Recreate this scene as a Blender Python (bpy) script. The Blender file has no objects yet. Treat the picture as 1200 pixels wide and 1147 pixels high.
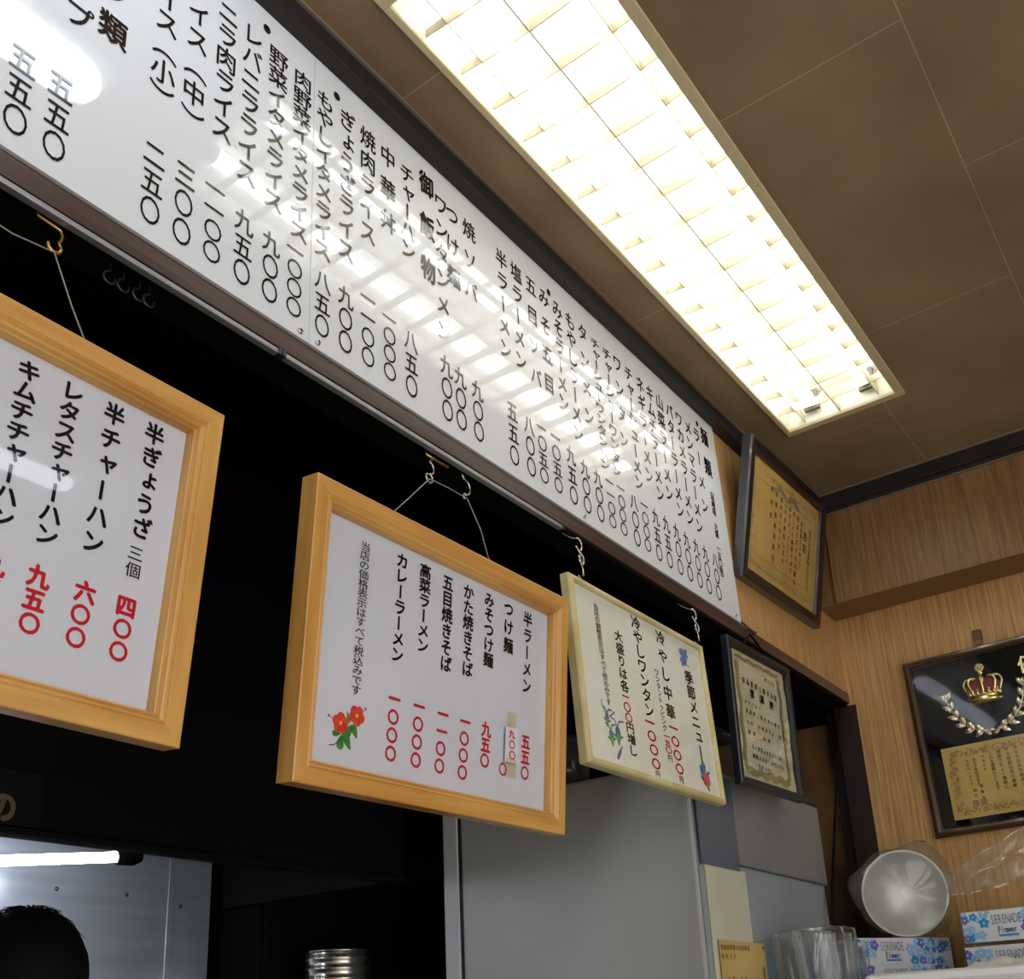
import bpy, bmesh, math, random
from mathutils import Vector, Matrix
random.seed(7)
SC = bpy.context.scene
COL = SC.collection
# ---------------------------------------------------------------- camera
# all layout numbers below are in units of the camera-to-menu-wall distance (0.8 m); x runs along the
# menu wall, y into it, z up from camera height.  S and EYE turn them into metres above the floor.
S, EYE = 0.8, 1.42
def W(x, y, z): return Vector((x * S, y * S, EYE + z * S))
RX = Vector((0.593569, -0.803539, -0.04472)); RY = Vector((0.238108, 0.228426, -0.943995)); RZ = Vector((0.768752, 0.549678, 0.326915))
cd = bpy.data.cameras.new('camera'); cam = bpy.data.objects.new('camera', cd); COL.objects.link(cam)
cd.sensor_width = 36; cd.lens = 36 * 1229.714 / 1200; cd.shift_y = (788.986 - 573.5) / 1200; cd.clip_start = 0.02
M = Matrix.Identity(4)
for i in range(3): M[i][0] = RX[i]; M[i][1] = -RY[i]; M[i][2] = -RZ[i]
M.translation = W(0, 0, 0); cam.matrix_world = M
SC.camera = cam
# ---------------------------------------------------------------- world, exposure
wd = bpy.data.worlds.new('room'); SC.world = wd; wd.use_nodes = True
wd.node_tree.nodes['Background'].inputs[0].default_value = (1, .99, .97, 1); wd.node_tree.nodes['Background'].inputs[1].default_value = 1.95   # ambient fill, let in by the opening added behind the viewer
SC.view_settings.view_transform = 'Standard'; SC.view_settings.look = 'None'; SC.view_settings.gamma = 1; SC.view_settings.exposure = 0.42
SC.view_settings.use_curve_mapping = False
SC.cycles.use_denoising = True
SC.cycles.max_bounces = 12; SC.cycles.diffuse_bounces = 6; SC.cycles.glossy_bounces = 5; SC.cycles.transparent_max_bounces = 16
SC.cycles.sample_clamp_indirect = 6.0
TUBE_POWER, ROUND_POWER, HOOD_POWER = 8.0, 8.5, 30.0

# ---------------------------------------------------------------- materials
def lin(c): return tuple(((v / 255) / 12.92 if v / 255 <= .04045 else ((v / 255 + .055) / 1.055) ** 2.4) for v in c) + (1,)
def mat(name, c, rough=.5, metal=0., coat=0., spec=.5, var=0., scale=8., stretch=(1, 1, 1), c2=None, bump=0., trans=0., crough=.04, detail=4.):
    m = bpy.data.materials.new(name); m.use_nodes = True; nt = m.node_tree; b = nt.nodes['Principled BSDF']
    b.inputs['Base Color'].default_value = lin(c); b.inputs['Roughness'].default_value = rough; b.inputs['Metallic'].default_value = metal
    b.inputs['Coat Weight'].default_value = coat; b.inputs['Coat Roughness'].default_value = crough; b.inputs['Specular IOR Level'].default_value = spec
    b.inputs['Transmission Weight'].default_value = trans
    if c2 or var or bump:
        tc = nt.nodes.new('ShaderNodeTexCoord'); mp = nt.nodes.new('ShaderNodeMapping'); mp.inputs['Scale'].default_value = stretch
        nz = nt.nodes.new('ShaderNodeTexNoise'); nz.inputs['Scale'].default_value = scale; nz.inputs['Detail'].default_value = detail
        nt.links.new(tc.outputs['Object'], mp.inputs['Vector']); nt.links.new(mp.outputs[0], nz.inputs['Vector'])
        if c2:
            r = nt.nodes.new('ShaderNodeValToRGB'); r.color_ramp.elements[0].position = .35; r.color_ramp.elements[1].position = .68
            r.color_ramp.elements[0].color = lin(c); r.color_ramp.elements[1].color = lin(c2)
            nt.links.new(nz.outputs['Fac'], r.inputs[0]); nt.links.new(r.outputs[0], b.inputs['Base Color'])
        if bump:
            bp = nt.nodes.new('ShaderNodeBump'); bp.inputs['Strength'].default_value = bump; bp.inputs['Distance'].default_value = .004
            nt.links.new(nz.outputs['Fac'], bp.inputs['Height']); nt.links.new(bp.outputs[0], b.inputs['Normal'])
    return m
def emis(name, c, s):
    m = bpy.data.materials.new(name); m.use_nodes = True; nt = m.node_tree; nt.nodes.clear()
    o = nt.nodes.new('ShaderNodeOutputMaterial'); e = nt.nodes.new('ShaderNodeEmission'); e.inputs[0].default_value = lin(c); e.inputs[1].default_value = s
    nt.links.new(e.outputs[0], o.inputs[0]); return m
def clear(name, tint=(255, 255, 255), gloss=1.0, rough=.03, haze=0., hazec=(200, 200, 200), streak=None):
    """thin clear sheet: transparent, with a fresnel reflection and some milky haze"""
    m = bpy.data.materials.new(name); m.use_nodes = True; nt = m.node_tree; nt.nodes.clear(); N = nt.nodes.new
    o = N('ShaderNodeOutputMaterial'); t = N('ShaderNodeBsdfTransparent'); t.inputs[0].default_value = lin(tint)
    g = N('ShaderNodeBsdfGlossy'); g.inputs['Roughness'].default_value = rough; g.inputs[0].default_value = (1, 1, 1, 1)
    lw = N('ShaderNodeLayerWeight'); lw.inputs[0].default_value = .5; pw = N('ShaderNodeMath'); pw.operation = 'POWER'; pw.inputs[1].default_value = 5
    fr = N('ShaderNodeMath'); fr.operation = 'MULTIPLY_ADD'; fr.inputs[1].default_value = .96 * gloss; fr.inputs[2].default_value = .04 * gloss; mx = N('ShaderNodeMixShader')
    nt.links.new(lw.outputs['Facing'], pw.inputs[0]); nt.links.new(pw.outputs[0], fr.inputs[0])
    d = N('ShaderNodeBsdfDiffuse'); d.inputs[0].default_value = lin(hazec); tl = N('ShaderNodeBsdfTranslucent'); tl.inputs[0].default_value = lin(hazec)
    dd = N('ShaderNodeMixShader'); mh = N('ShaderNodeMixShader'); mh.inputs[0].default_value = haze; L = nt.links.new
    L(d.outputs[0], dd.inputs[1]); L(tl.outputs[0], dd.inputs[2]); L(t.outputs[0], mh.inputs[1]); L(dd.outputs[0], mh.inputs[2])
    if streak:
        tc = N('ShaderNodeTexCoord'); mp = N('ShaderNodeMapping'); mp.inputs['Scale'].default_value = streak; nz = N('ShaderNodeTexNoise'); nz.inputs['Scale'].default_value = 1; nz.inputs['Detail'].default_value = 5
        rp = N('ShaderNodeValToRGB'); rp.color_ramp.elements[0].position = .48; rp.color_ramp.elements[1].position = .66; rp.color_ramp.elements[0].color = (haze * .4,) * 3 + (1,); rp.color_ramp.elements[1].color = (min(1, haze * 8),) * 3 + (1,)
        L(tc.outputs['Object'], mp.inputs[0]); L(mp.outputs[0], nz.inputs[0]); L(nz.outputs['Fac'], rp.inputs[0]); L(rp.outputs[0], mh.inputs[0])
    L(fr.outputs[0], mx.inputs[0]); L(mh.outputs[0], mx.inputs[1]); L(g.outputs[0], mx.inputs[2]); L(mx.outputs[0], o.inputs[0])
    return m
def ceiling_mat():
    m = mat('ceiling_board', (150, 130, 102), .75, spec=.2); nt = m.node_tree; b = nt.nodes['Principled BSDF']; N = nt.nodes.new; L = nt.links.new
    tc = N('ShaderNodeTexCoord'); mp = N('ShaderNodeMapping'); mp.inputs['Location'].default_value = (-1.926 * S, -.196 * S, 0)
    br = N('ShaderNodeTexBrick'); br.offset = .5; br.inputs['Scale'].default_value = 1; br.inputs['Brick Width'].default_value = .826 * S; br.inputs['Row Height'].default_value = .406 * S
    br.inputs['Mortar Size'].default_value = .0012; br.inputs['Mortar Smooth'].default_value = .3
    br.inputs['Color1'].default_value = lin((150, 130, 102)); br.inputs['Color2'].default_value = lin((144, 125, 98)); br.inputs['Mortar'].default_value = lin((188, 166, 132))
    nz = N('ShaderNodeTexNoise'); nz.inputs['Scale'].default_value = 4; nz.inputs['Detail'].default_value = 6; mx = N('ShaderNodeMix'); mx.data_type = 'RGBA'; mx.blend_type = 'MULTIPLY'
    rp = N('ShaderNodeValToRGB'); rp.color_ramp.elements[0].color = (.72, .70, .68, 1); rp.color_ramp.elements[1].color = (1.05, 1.05, 1.05, 1); rp.color_ramp.elements[0].position = .3; rp.color_ramp.elements[1].position = .7
    mx.inputs[0].default_value = 1
    L(tc.outputs['Object'], mp.inputs[0]); L(mp.outputs[0], br.inputs['Vector']); L(tc.outputs['Object'], nz.inputs['Vector']); L(nz.outputs['Fac'], rp.inputs[0])
    L(br.outputs['Color'], mx.inputs[6]); L(rp.outputs[0], mx.inputs[7]); L(mx.outputs[2], b.inputs['Base Color'])
    n2 = N('ShaderNodeTexNoise'); n2.inputs['Scale'].default_value = 90; bp = N('ShaderNodeBump'); bp.inputs['Strength'].default_value = .15; bp.inputs['Distance'].default_value = .003
    L(tc.outputs['Object'], n2.inputs['Vector']); L(n2.outputs['Fac'], bp.inputs['Height']); L(bp.outputs[0], b.inputs['Normal'])
    return m
def petal_print_mat():
    """white carton printed with blue and violet blossoms"""
    m = mat('tissue_print', (225, 230, 240), .35, coat=.3); nt = m.node_tree; b = nt.nodes['Principled BSDF']; N = nt.nodes.new; L = nt.links.new
    tc = N('ShaderNodeTexCoord'); v = N('ShaderNodeTexVoronoi'); v.inputs['Scale'].default_value = 30; nz = N('ShaderNodeTexNoise'); nz.inputs['Scale'].default_value = 14
    r = N('ShaderNodeValToRGB'); r.color_ramp.elements[0].color = lin((60, 150, 215)); r.color_ramp.elements[0].position = .42; r.color_ramp.elements[1].color = lin((120, 110, 200)); r.color_ramp.elements[1].position = .58
    r2 = N('ShaderNodeValToRGB'); r2.color_ramp.elements[0].color = (1, 1, 1, 1); r2.color_ramp.elements[0].position = .3; r2.color_ramp.elements[1].color = (0, 0, 0, 1); r2.color_ramp.elements[1].position = .62
    mx = N('ShaderNodeMix'); mx.data_type = 'RGBA'; mx.inputs[6].default_value = lin((205, 222, 242))
    L(tc.outputs['Object'], v.inputs['Vector']); L(tc.outputs['Object'], nz.inputs['Vector']); L(nz.outputs['Fac'], r.inputs[0]); L(v.outputs['Distance'], r2.inputs[0]); L(r2.outputs[0], mx.inputs[0]); L(r.outputs[0], mx.inputs[7]); L(mx.outputs[2], b.inputs['Base Color'])
    return m

MT = dict(
    ceiling=ceiling_mat(), black=mat('blackened_metal', (6, 6, 8), .6, spec=.15), black_wall=mat('shade_black_wall', (14, 13, 13), .8, spec=.1, c2=(8, 8, 8), scale=3),  # wall black holds the kitchen's darkness and the shade under the lintel
    trim=mat('dark_trim', (48, 40, 40), .45, spec=.4, c2=(34, 29, 30), scale=5, stretch=(.3, 3, 3)), trim_edge=mat('trim_edge', (120, 105, 88), .7),
    wood=mat('wood_panel', (166, 124, 74), .5, c2=(206, 164, 106), scale=110, stretch=(1.6, 1.6, .05), coat=.12, crough=.3, bump=.3, detail=8),
    wood_dark=mat('brown_panel', (112, 80, 46), .5, c2=(146, 108, 66), scale=100, stretch=(1.6, 1.6, .06), coat=.12, crough=.3, bump=.1, detail=8),
    lintel=mat('lintel_wood', (76, 58, 52), .3, c2=(58, 42, 38), scale=60, stretch=(.06, 2, 2), coat=.3, crough=.15, bump=.1),
    jamb=mat('dark_red_wood', (44, 26, 24), .5, c2=(32, 20, 20), scale=20, stretch=(2, 2, .1)),
    stain=mat('stained_plywood', (128, 92, 52), .7, c2=(52, 36, 22), scale=7, stretch=(1, 1, .5), detail=7),
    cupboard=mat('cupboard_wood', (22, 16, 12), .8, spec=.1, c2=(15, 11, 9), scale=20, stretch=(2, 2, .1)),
    board=mat('white_acrylic', (210, 213, 217), .4, spec=0., coat=.85, crough=.035), ink=mat('brush_ink', (26, 22, 22), .4, spec=0., coat=1., crough=.05),
    floor=mat('floor_vinyl', (196, 184, 164), .6, c2=(182, 170, 150), scale=6), plaster=mat('plaster', (232, 226, 212), .8, c2=(224, 216, 200), scale=3),
    rail=mat('aluminium', (170, 172, 176), .35, metal=.7), screw=mat('steel_screw', (190, 190, 188), .3, metal=.9),
    flange=mat('cream_enamel', (205, 190, 152), .45), reflector=mat('white_enamel', (235, 230, 214), .4), louver=mat('louver_plastic', (200, 192, 164), .35, trans=0),
    tube=emis('fluorescent_glow', (250, 253, 255), TUBE_POWER), socket=mat('socket_grey', (120, 115, 105), .5), cap=mat('tube_cap', (160, 160, 158), .3, metal=.8),
    rlamp=emis('cool_glow', (232, 242, 255), ROUND_POWER), rlamp_soft=emis('soft_glow', (240, 246, 255), ROUND_POWER * .6), hood_tube=emis('hood_glow', (240, 244, 255), HOOD_POWER),
    honey=mat('honey_pine', (208, 160, 86), .38, c2=(184, 130, 60), scale=16, stretch=(.25, 2.5, 2.5), coat=.25, crough=.2, detail=6),
    honey_v=mat('honey_pine_upright', (208, 160, 86), .38, c2=(184, 130, 60), scale=16, stretch=(2.5, .25, 2.5), coat=.25, crough=.2, detail=6),
    cream=mat('aged_cream_paint', (214, 204, 160), .45, c2=(180, 160, 92), scale=9, detail=6), cream_v=mat('aged_cream_upright', (214, 204, 160), .45, c2=(180, 160, 92), scale=9, detail=6),
    paper=mat('menu_paper', (214, 214, 225), .55, spec=.2, c2=(208, 208, 219), scale=5), paper_warm=mat('menu_paper_warm', (238, 234, 222), .55, spec=.2, c2=(230, 226, 210), scale=5),
    black_ink=mat('black_print', (14, 13, 14), .6, spec=.1), red_ink=mat('red_print', (196, 22, 40), .6, spec=.1), petal=mat('red_petal_print', (200, 30, 32), .6, c2=(226, 72, 48), scale=120),
    leaf=mat('leaf_print', (52, 140, 48), .6, c2=(30, 96, 30), scale=90), stem=mat('stem_print', (60, 66, 60), .6), yellow=mat('yellow_print', (238, 170, 70), .6),
    blue_p=mat('blue_print', (104, 136, 190), .6, c2=(80, 104, 170), scale=120), teal_p=mat('teal_print', (70, 140, 132), .6, c2=(92, 110, 160), scale=70), pink_p=mat('pink_print', (214, 86, 100), .6),
    lime_p=mat('lime_print', (130, 180, 60), .6), violet_p=mat('violet_print', (120, 110, 150), .6),
    tape=clear('yellowed_tape', (253, 250, 242), 1, .1, .05, (226, 212, 172)),
    glass=clear('frame_glass', (252, 253, 253), .5, .02, .0), string=mat('grey_string', (140, 134, 120), .8), brass=mat('brass', (200, 164, 92), .3, metal=.95), chrome=mat('chrome', (190, 188, 180), .25, metal=.95), dark_metal=mat('dark_hook', (70, 72, 76), .35, metal=.8),
    frame_dark=mat('dark_frame', (26, 18, 20), .3, coat=.5, crough=.15), frame_red=mat('dark_red_bead', (72, 26, 36), .3, coat=.5), frame_black=mat('black_frame', (16, 20, 28), .4, coat=.2, crough=.25), frame_side=mat('sheen_grey_side', (56, 60, 64), .35, coat=.5),
    frame_brown=mat('redwood_frame', (58, 34, 22), .3, coat=.5, c2=(38, 22, 16), scale=30), gold_line=mat('gold_line', (176, 132, 72), .35, metal=.6),
    parch=mat('parchment', (208, 172, 102), .6, c2=(190, 152, 84), scale=5, spec=.2), parch_pale=mat('pale_parchment', (212, 204, 176), .6, c2=(190, 180, 146), scale=7, spec=.2), khaki=mat('khaki_border', (150, 136, 94), .7), brown_ink=mat('brown_print', (112, 84, 44), .7), orange_p=mat('seal_print', (206, 128, 60), .7),
    rust_p=mat('rust_print', (178, 128, 84), .7, c2=(160, 108, 72), scale=150), velvet=mat('black_velvet', (7, 8, 11), .8, spec=.05), gold=mat('gilt', (240, 220, 150), .22, metal=.92), silver_gold=mat('pale_gilt', (240, 230, 196), .22, metal=.92), red_velvet=mat('crown_velvet', (120, 40, 44), .7),
    gold_paper=mat('gold_paper', (206, 176, 98), .45, c2=(194, 160, 84), scale=6),
    fridge=mat('grey_fridge', (176, 178, 176), .42, c2=(170, 172, 170), scale=2, coat=.15, crough=.35), post=mat('pale_grey_post', (205, 207, 212), .5), gasket=mat('rubber_gasket', (30, 30, 32), .7), fridge_front=mat('fridge_front', (150, 160, 164), .45, c2=(136, 146, 152), scale=3),
    vinyl=clear('grey_vinyl', (190, 194, 200), 1, .2, .6, (196, 198, 204)), vinyl_blue=clear('blue_grey_vinyl', (170, 182, 200), 1, .2, .5, (160, 172, 190)), ply=mat('pale_plywood', (200, 200, 178), .6, c2=(188, 188, 166), scale=6), note=mat('old_paper', (196, 170, 106), .6, c2=(180, 152, 88), scale=9),
    steel=mat('brushed_steel', (188, 196, 206), .24, metal=.55, c2=(172, 180, 190), scale=30, stretch=(.1, 1, 1), bump=.03), pot=mat('polished_steel', (190, 186, 176), .22, metal=.95),
    hair=mat('black_hair', (6, 6, 7), .75, spec=.15, c2=(9, 9, 11), scale=60, stretch=(2, 2, .2)), skin=mat('skin', (196, 150, 122), .5), white_coat=mat('cook_cloth', (60, 62, 66), .8), trouser=mat('dark_cloth', (30, 32, 38), .8),
    bowl=mat('satin_steel_bowl', (206, 206, 200), .36, metal=.35), film=clear('clear_film', (250, 251, 251), 1, .10, .06, (232, 234, 234), (70, 70, 9)), film_thin=clear('thin_film', (240, 241, 241), 1, .12, .13, (214, 214, 210)), cupc=clear('clear_plastic', (240, 244, 247), 1, .06, .04, (220, 228, 232)), blue_c=clear('blue_plastic', (120, 160, 205), 1, .1, .3, (110, 150, 200)),
    carton=mat('white_carton', (226, 230, 236), .4, coat=.3), print=petal_print_mat(), carton_blue=mat('blue_carton', (36, 70, 130), .4, coat=.3), blue1=mat('blossom_blue', (40, 150, 214), .5), blue2=mat('blossom_violet', (112, 108, 204), .5), blue3=mat('blossom_pale', (150, 196, 236), .5), grey_ink=mat('grey_print', (120, 128, 140), .5), navy=mat('navy_print', (40, 60, 110), .5), white_p=mat('white_print', (240, 240, 240), .5),
    appliance=mat('white_appliance', (226, 228, 230), .3, coat=.4), cloth=mat('white_cloth', (222, 218, 204), .9, c2=(206, 202, 188), scale=20), cabinet=mat('brown_cabinet', (96, 72, 50), .5, c2=(82, 60, 42), scale=30, stretch=(.2, 2, 2)), plaque=mat('dark_plaque', (10, 9, 9), .5, spec=.2), tan_p=mat('tan_print', (104, 84, 62), .6), rubber=mat('black_cord', (6, 6, 6), .7, spec=.15),
)

# ---------------------------------------------------------------- mesh building
_G = {}
def glyph(ch, off):
    k = (ch, off)
    if k not in _G:
        c = bpy.data.curves.new('g', 'FONT'); c.body = ch; c.resolution_u = 3; c.offset = off
        o = bpy.data.objects.new('g', c); COL.objects.link(o)
        dg = bpy.context.evaluated_depsgraph_get(); dg.update()
        ev = o.evaluated_get(dg); m = ev.to_mesh()
        _G[k] = ([(v.co.x, v.co.y) for v in m.vertices], [tuple(p.vertices) for p in m.polygons])
        ev.to_mesh_clear(); bpy.data.objects.remove(o); bpy.data.curves.remove(c)
    return _G[k]
SMALL = 'ャュョゃょっ'
class MB:
    def __init__(s): s.v = []; s.f = []; s.m = []; s.sm = []
    def add(s, vs, fs, mi=0, smooth=False):
        n = len(s.v); s.v += [Vector(p) for p in vs]
        for f in fs: s.f.append(tuple(i + n for i in f)); s.m.append(mi); s.sm.append(smooth)
    def box(s, x0, x1, y0, y1, z0, z1, mi=0):
        s.add([(x0, y0, z0), (x1, y0, z0), (x1, y1, z0), (x0, y1, z0), (x0, y0, z1), (x1, y0, z1), (x1, y1, z1), (x0, y1, z1)],
              [(3, 2, 1, 0), (4, 5, 6, 7), (0, 1, 5, 4), (1, 2, 6, 5), (2, 3, 7, 6), (3, 0, 4, 7)], mi)
    def tube(s, path, r, n=8, mi=0, caps=True, closed=False):
        P = [Vector(p) for p in path]; N = len(P); rings = []; up = None
        for i in range(N):
            if closed: t = (P[(i + 1) % N] - P[i - 1])
            else: t = P[min(i + 1, N - 1)] - P[max(i - 1, 0)]
            t.normalize()
            if up is None: up = t.orthogonal().normalized()
            up = (up - t * up.dot(t)).normalized(); b = t.cross(up); rr = r[i] if isinstance(r, (list, tuple)) else r
            rings.append([P[i] + (up * math.cos(2 * math.pi * k / n) + b * math.sin(2 * math.pi * k / n)) * rr for k in range(n)])
        vs = [q for R in rings for q in R]; fs = []
        for i in range(N if closed else N - 1):
            j = (i + 1) % N
            for k in range(n): fs.append((i * n + k, i * n + (k + 1) % n, j * n + (k + 1) % n, j * n + k))
        if caps and not closed: fs += [tuple(reversed(range(n))), tuple((N - 1) * n + k for k in range(n))]
        s.add(vs, fs, mi, True)
    def lathe(s, prof, org=(0, 0, 0), axis=(0, 0, 1), n=32, mi=0):
        a = Vector(axis).normalized(); u = a.orthogonal().normalized(); w = a.cross(u); o = Vector(org); vs = []; fs = []
        for r, h in prof:
            for k in range(n): t = 2 * math.pi * k / n; vs.append(o + a * h + (u * math.cos(t) + w * math.sin(t)) * r)
        for i in range(len(prof) - 1):
            for k in range(n): fs.append((i * n + k, i * n + (k + 1) % n, (i + 1) * n + (k + 1) % n, (i + 1) * n + k))
        s.add(vs, fs, mi, True)
    def ball(s, c, r, n=10, mi=0, sc=(1, 1, 1)):
        c = Vector(c); vs = []; fs = []
        for i in range(n + 1):
            th = math.pi * i / n
            for k in range(2 * n):
                ph = math.pi * k / n; vs.append(c + Vector((math.sin(th) * math.cos(ph) * sc[0], math.sin(th) * math.sin(ph) * sc[1], math.cos(th) * sc[2])) * r)
        for i in range(n):
            for k in range(2 * n): fs.append((i * 2 * n + k, (i + 1) * 2 * n + k, (i + 1) * 2 * n + (k + 1) % (2 * n), i * 2 * n + (k + 1) % (2 * n)))
        s.add(vs, fs, mi, True)
    def rectframe(s, w, h, prof, mi=0, mats=None):
        """mitred picture-frame moulding swept round a w x h rectangle; prof = [(inset, depth)], depth along +local z"""
        R = [[(-w / 2 + i, -h / 2 + i, d), (w / 2 - i, -h / 2 + i, d), (w / 2 - i, h / 2 - i, d), (-w / 2 + i, h / 2 - i, d)] for i, d in prof]
        for j in range(len(R) - 1):
            for k in range(4):
                a, b = R[j], R[j + 1]; q = (k + 1) % 4
                s.add([a[k], a[q], b[q], b[k]], [(0, 1, 2, 3)], (mats[j] if mats else mi) + (1 if (mats is None and k % 2) else 0))
    def poly(s, pts, mi=0): s.add(pts, [tuple(range(len(pts)))], mi)
    def text(s, t, a0, b0, a1, b1, ew, eh, P, off=.015, mi=0, vertical=True):
        """one line of characters centred on (a0,b0)...(a1,b1); P maps plane coordinates to 3-D"""
        n = len(t)
        for i, ch in enumerate(t):
            if ch in ' \u3000': continue
            k = i / (n - 1) if n > 1 else 0; ca = a0 + (a1 - a0) * k; cb = b0 + (b1 - b0) * k
            vs, fs = glyph(ch, 0); g = off * .8; o0 = Vector(P(0, 0)); nn = (Vector(P(1, 0)) - o0).cross(Vector(P(0, 1)) - o0).normalized(); xc = .5 if ord(ch) > 255 else (min(q[0] for q in vs) + max(q[0] for q in vs)) / 2
            for ly, (dx, dy) in enumerate(((g, g * .4), (-g, -g * .4), (-g * .4, g), (g * .4, -g), (0, 0)) if off else ((0, 0),)):
              out = []
              for x, y in vs:
                x -= xc; y -= .37
                if vertical and ch in 'ー': x, y = -y, x
                elif vertical and ch in '（）': x, y = y, -x
                elif vertical and ch in SMALL: x += .08; y += .10
                out.append(Vector(P(ca + (x + dx) * ew, cb + (y + dy) * eh)) + nn * (ly * .00007))
              s.add(out, fs, mi)
    def build(s, name, mats, parent=None, org=(0, 0, 0), bev=0, local=False, sub=0, kind=None):
        me = bpy.data.meshes.new(name); o3 = Vector(org)
        me.from_pydata([(p - o3) * S for p in s.v], [], s.f)
        for m in (mats if isinstance(mats, (list, tuple)) else [mats]): me.materials.append(m)
        me.polygons.foreach_set('material_index', s.m); me.polygons.foreach_set('use_smooth', s.sm); me.update()
        o = bpy.data.objects.new(name, me); COL.objects.link(o)
        if parent: o.parent = parent
        else: o.location = W(*org)
        if bev: b = o.modifiers.new('bevel', 'BEVEL'); b.width = bev * S; b.segments = 2; b.limit_method = 'ANGLE'
        if sub: o.modifiers.new('sub', 'SUBSURF').levels = sub; o.modifiers['sub'].render_levels = sub
        if kind: o['kind'] = kind
        return o
def tag(o, label, cat, group=None):
    o['label'] = label; o['category'] = cat
    if group: o['group'] = group
    return o
def thing(name, label, cat, org=(0, 0, 0), frame=None, group=None):
    o = bpy.data.objects.new(name, None); COL.objects.link(o); o.empty_display_size = .05
    if frame:
        c, u, v = frame; u = Vector(u).normalized(); v = Vector(v); v = (v - u * v.dot(u)).normalized(); n = u.cross(v); m = Matrix.Identity(4)
        for i in range(3): m[i][0] = u[i]; m[i][1] = v[i]; m[i][2] = n[i]
        m.translation = W(*c); o.matrix_world = m
    else: o.location = W(*org)
    return tag(o, label, cat, group)
def struct(name, mats, bld, bev=0):
    return bld.build(name, mats, bev=bev, kind='structure')

# ---------------------------------------------------------------- the room
CZ, FZ, XW, XB, YB = 1.618, -EYE / S, 3.26, -2.0, -2.5
K = 1.0328
LX0, LX1, LY0, LY1 = .9 * K, 2.573 * K, .529 * K, .840 * K          # opening for the recessed ceiling lamp
b = MB()
for x0, x1, y0, y1 in ((XB, LX0, YB, 1.06), (LX1, XW + .1, YB, 1.06), (LX0, LX1, YB, LY0), (LX0, LX1, LY1, 1.06)):
    b.box(x0, x1, y0, y1, CZ, CZ + .03)
struct('ceiling', MT['ceiling'], b)
b = MB(); b.box(XB, XW + .1, YB, 2.75, FZ - .05, FZ); struct('floor', MT['floor'], b)
b = MB(); b.box(XB, XW + .06, 1.008, 1.06, .9966, CZ); struct('wall_menu_side', MT['wood'], b)
b = MB(); b.box(XW, XW + .06, YB, .985, FZ, CZ)
b.box(XW, XW + .06, .985, 1.06, .957, CZ)
struct('wall_right', MT['wood'], b)
b = MB()                              # unseen wall behind the viewer, with a wide opening added for ambient fill
b.box(XB, XW, YB - .05, YB, FZ, FZ + .25); b.box(XB, XW, YB - .05, YB, CZ - .16, CZ); b.box(XB, XB + .2, YB - .05, YB, FZ + .25, CZ - .16); b.box(1.5, XW, YB - .05, YB, FZ + .25, CZ - .16)
struct('wall_back', MT['plaster'], b)
b = MB(); b.box(XB - .05, XB, YB, 2.75, FZ, CZ); struct('wall_left', MT['plaster'], b)
# boxed-in beam along the right wall
b = MB(); b.box(3.112, XW - .002, YB, 1.006, 1.247, CZ); b.box(3.10, 3.112, YB, .947, 1.244, CZ, 0)
struct('wall_right_beam', MT['wood_dark'], b, .002)
# lintel under the menu panels, with the aluminium curtain rail below it
b = MB(); b.box(XB, XW + .06, 1.003, 1.012, .9625, .9966)
struct('trim_lintel', MT['lintel'], b, .0015)
b = MB(); b.box(XB, XW + .06, 1.012, 1.07, .957, .9966); struct('trim_lintel_back', MT['black_wall'], b)  # shade on the lintel underside put into its black colour
# ceiling trims
b = MB(); b.box(XB, 3.10, .9734, 1.008, 1.572, CZ); struct('trim_menu_side', MT['trim'], b, .002)
b = MB(); b.box(XB, 3.09, .9680, .9734, 1.611, CZ); struct('trim_menu_side_bead', MT['trim_edge'], b)
b = MB(); b.box(3.084, 3.10, YB, .972, 1.566, CZ); b.box(3.090, 3.10, YB, .972, 1.552, 1.566); struct('trim_right', MT['trim'], b, .002)
b = MB(); b.box(3.080, 3.084, YB, .968, 1.612, CZ); struct('trim_right_bead', MT['trim_edge'], b)
b = MB(); b.box(3.094, 3.10, YB, .972, 1.547, 1.552); struct('trim_right_lip', MT['trim_edge'], b)
# kitchen beyond the opening
b = MB(); b.box(XB, 3.42, 2.70, 2.75, FZ, CZ); struct('wall_kitchen_back', MT['black_wall'], b)
b = MB(); b.box(XB, 3.42, 1.06, 2.75, CZ, CZ + .03); struct('ceiling_kitchen', MT['black_wall'], b)
b = MB(); b.box(3.36, 3.42, 1.06, 2.70, FZ, CZ); struct('wall_kitchen_right', MT['black_wall'], b)
b = MB(); b.box(3.33, 3.36, 1.06, 1.60, FZ, .93); struct('trim_kitchen_panel', MT['stain'], b)
b = MB(); b.box(3.262, 3.36, .985, 1.06, FZ, .957); b.box(3.30, 3.36, 1.06, 1.10, FZ, .957); struct('door_1_jamb', MT['jamb'], b, .003)
b = MB(); b.box(XB, 2.1, .99, 1.07, FZ, -.62); struct('wall_counter', MT['wood_dark'], b)

# ---------------------------------------------------------------- curtain rail (two lengths meeting at a joint)
def rail(x0, x1, label):
    t = thing('curtain_rail', label, 'rail', (x0, 1.0, .953), group=None)
    b = MB(); b.box(x0, x1, 1.0, 1.011, .949, .9565); b.build('track', MT['rail'], t, (x0, 1.0, .953), .001)
    for q in (x0, x1 - .006):
        b = MB(); b.box(q, q + .006, .9985, 1.011, .948, .958); b.build('end_cap', MT['dark_metal'], t, (x0, 1.0, .953))
rail(-1.9, .862, 'aluminium rail under the menu panels, the left length')
rail(.864, 1.60, 'aluminium rail under the menu panels, the length above the hibiscus menu')

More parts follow.
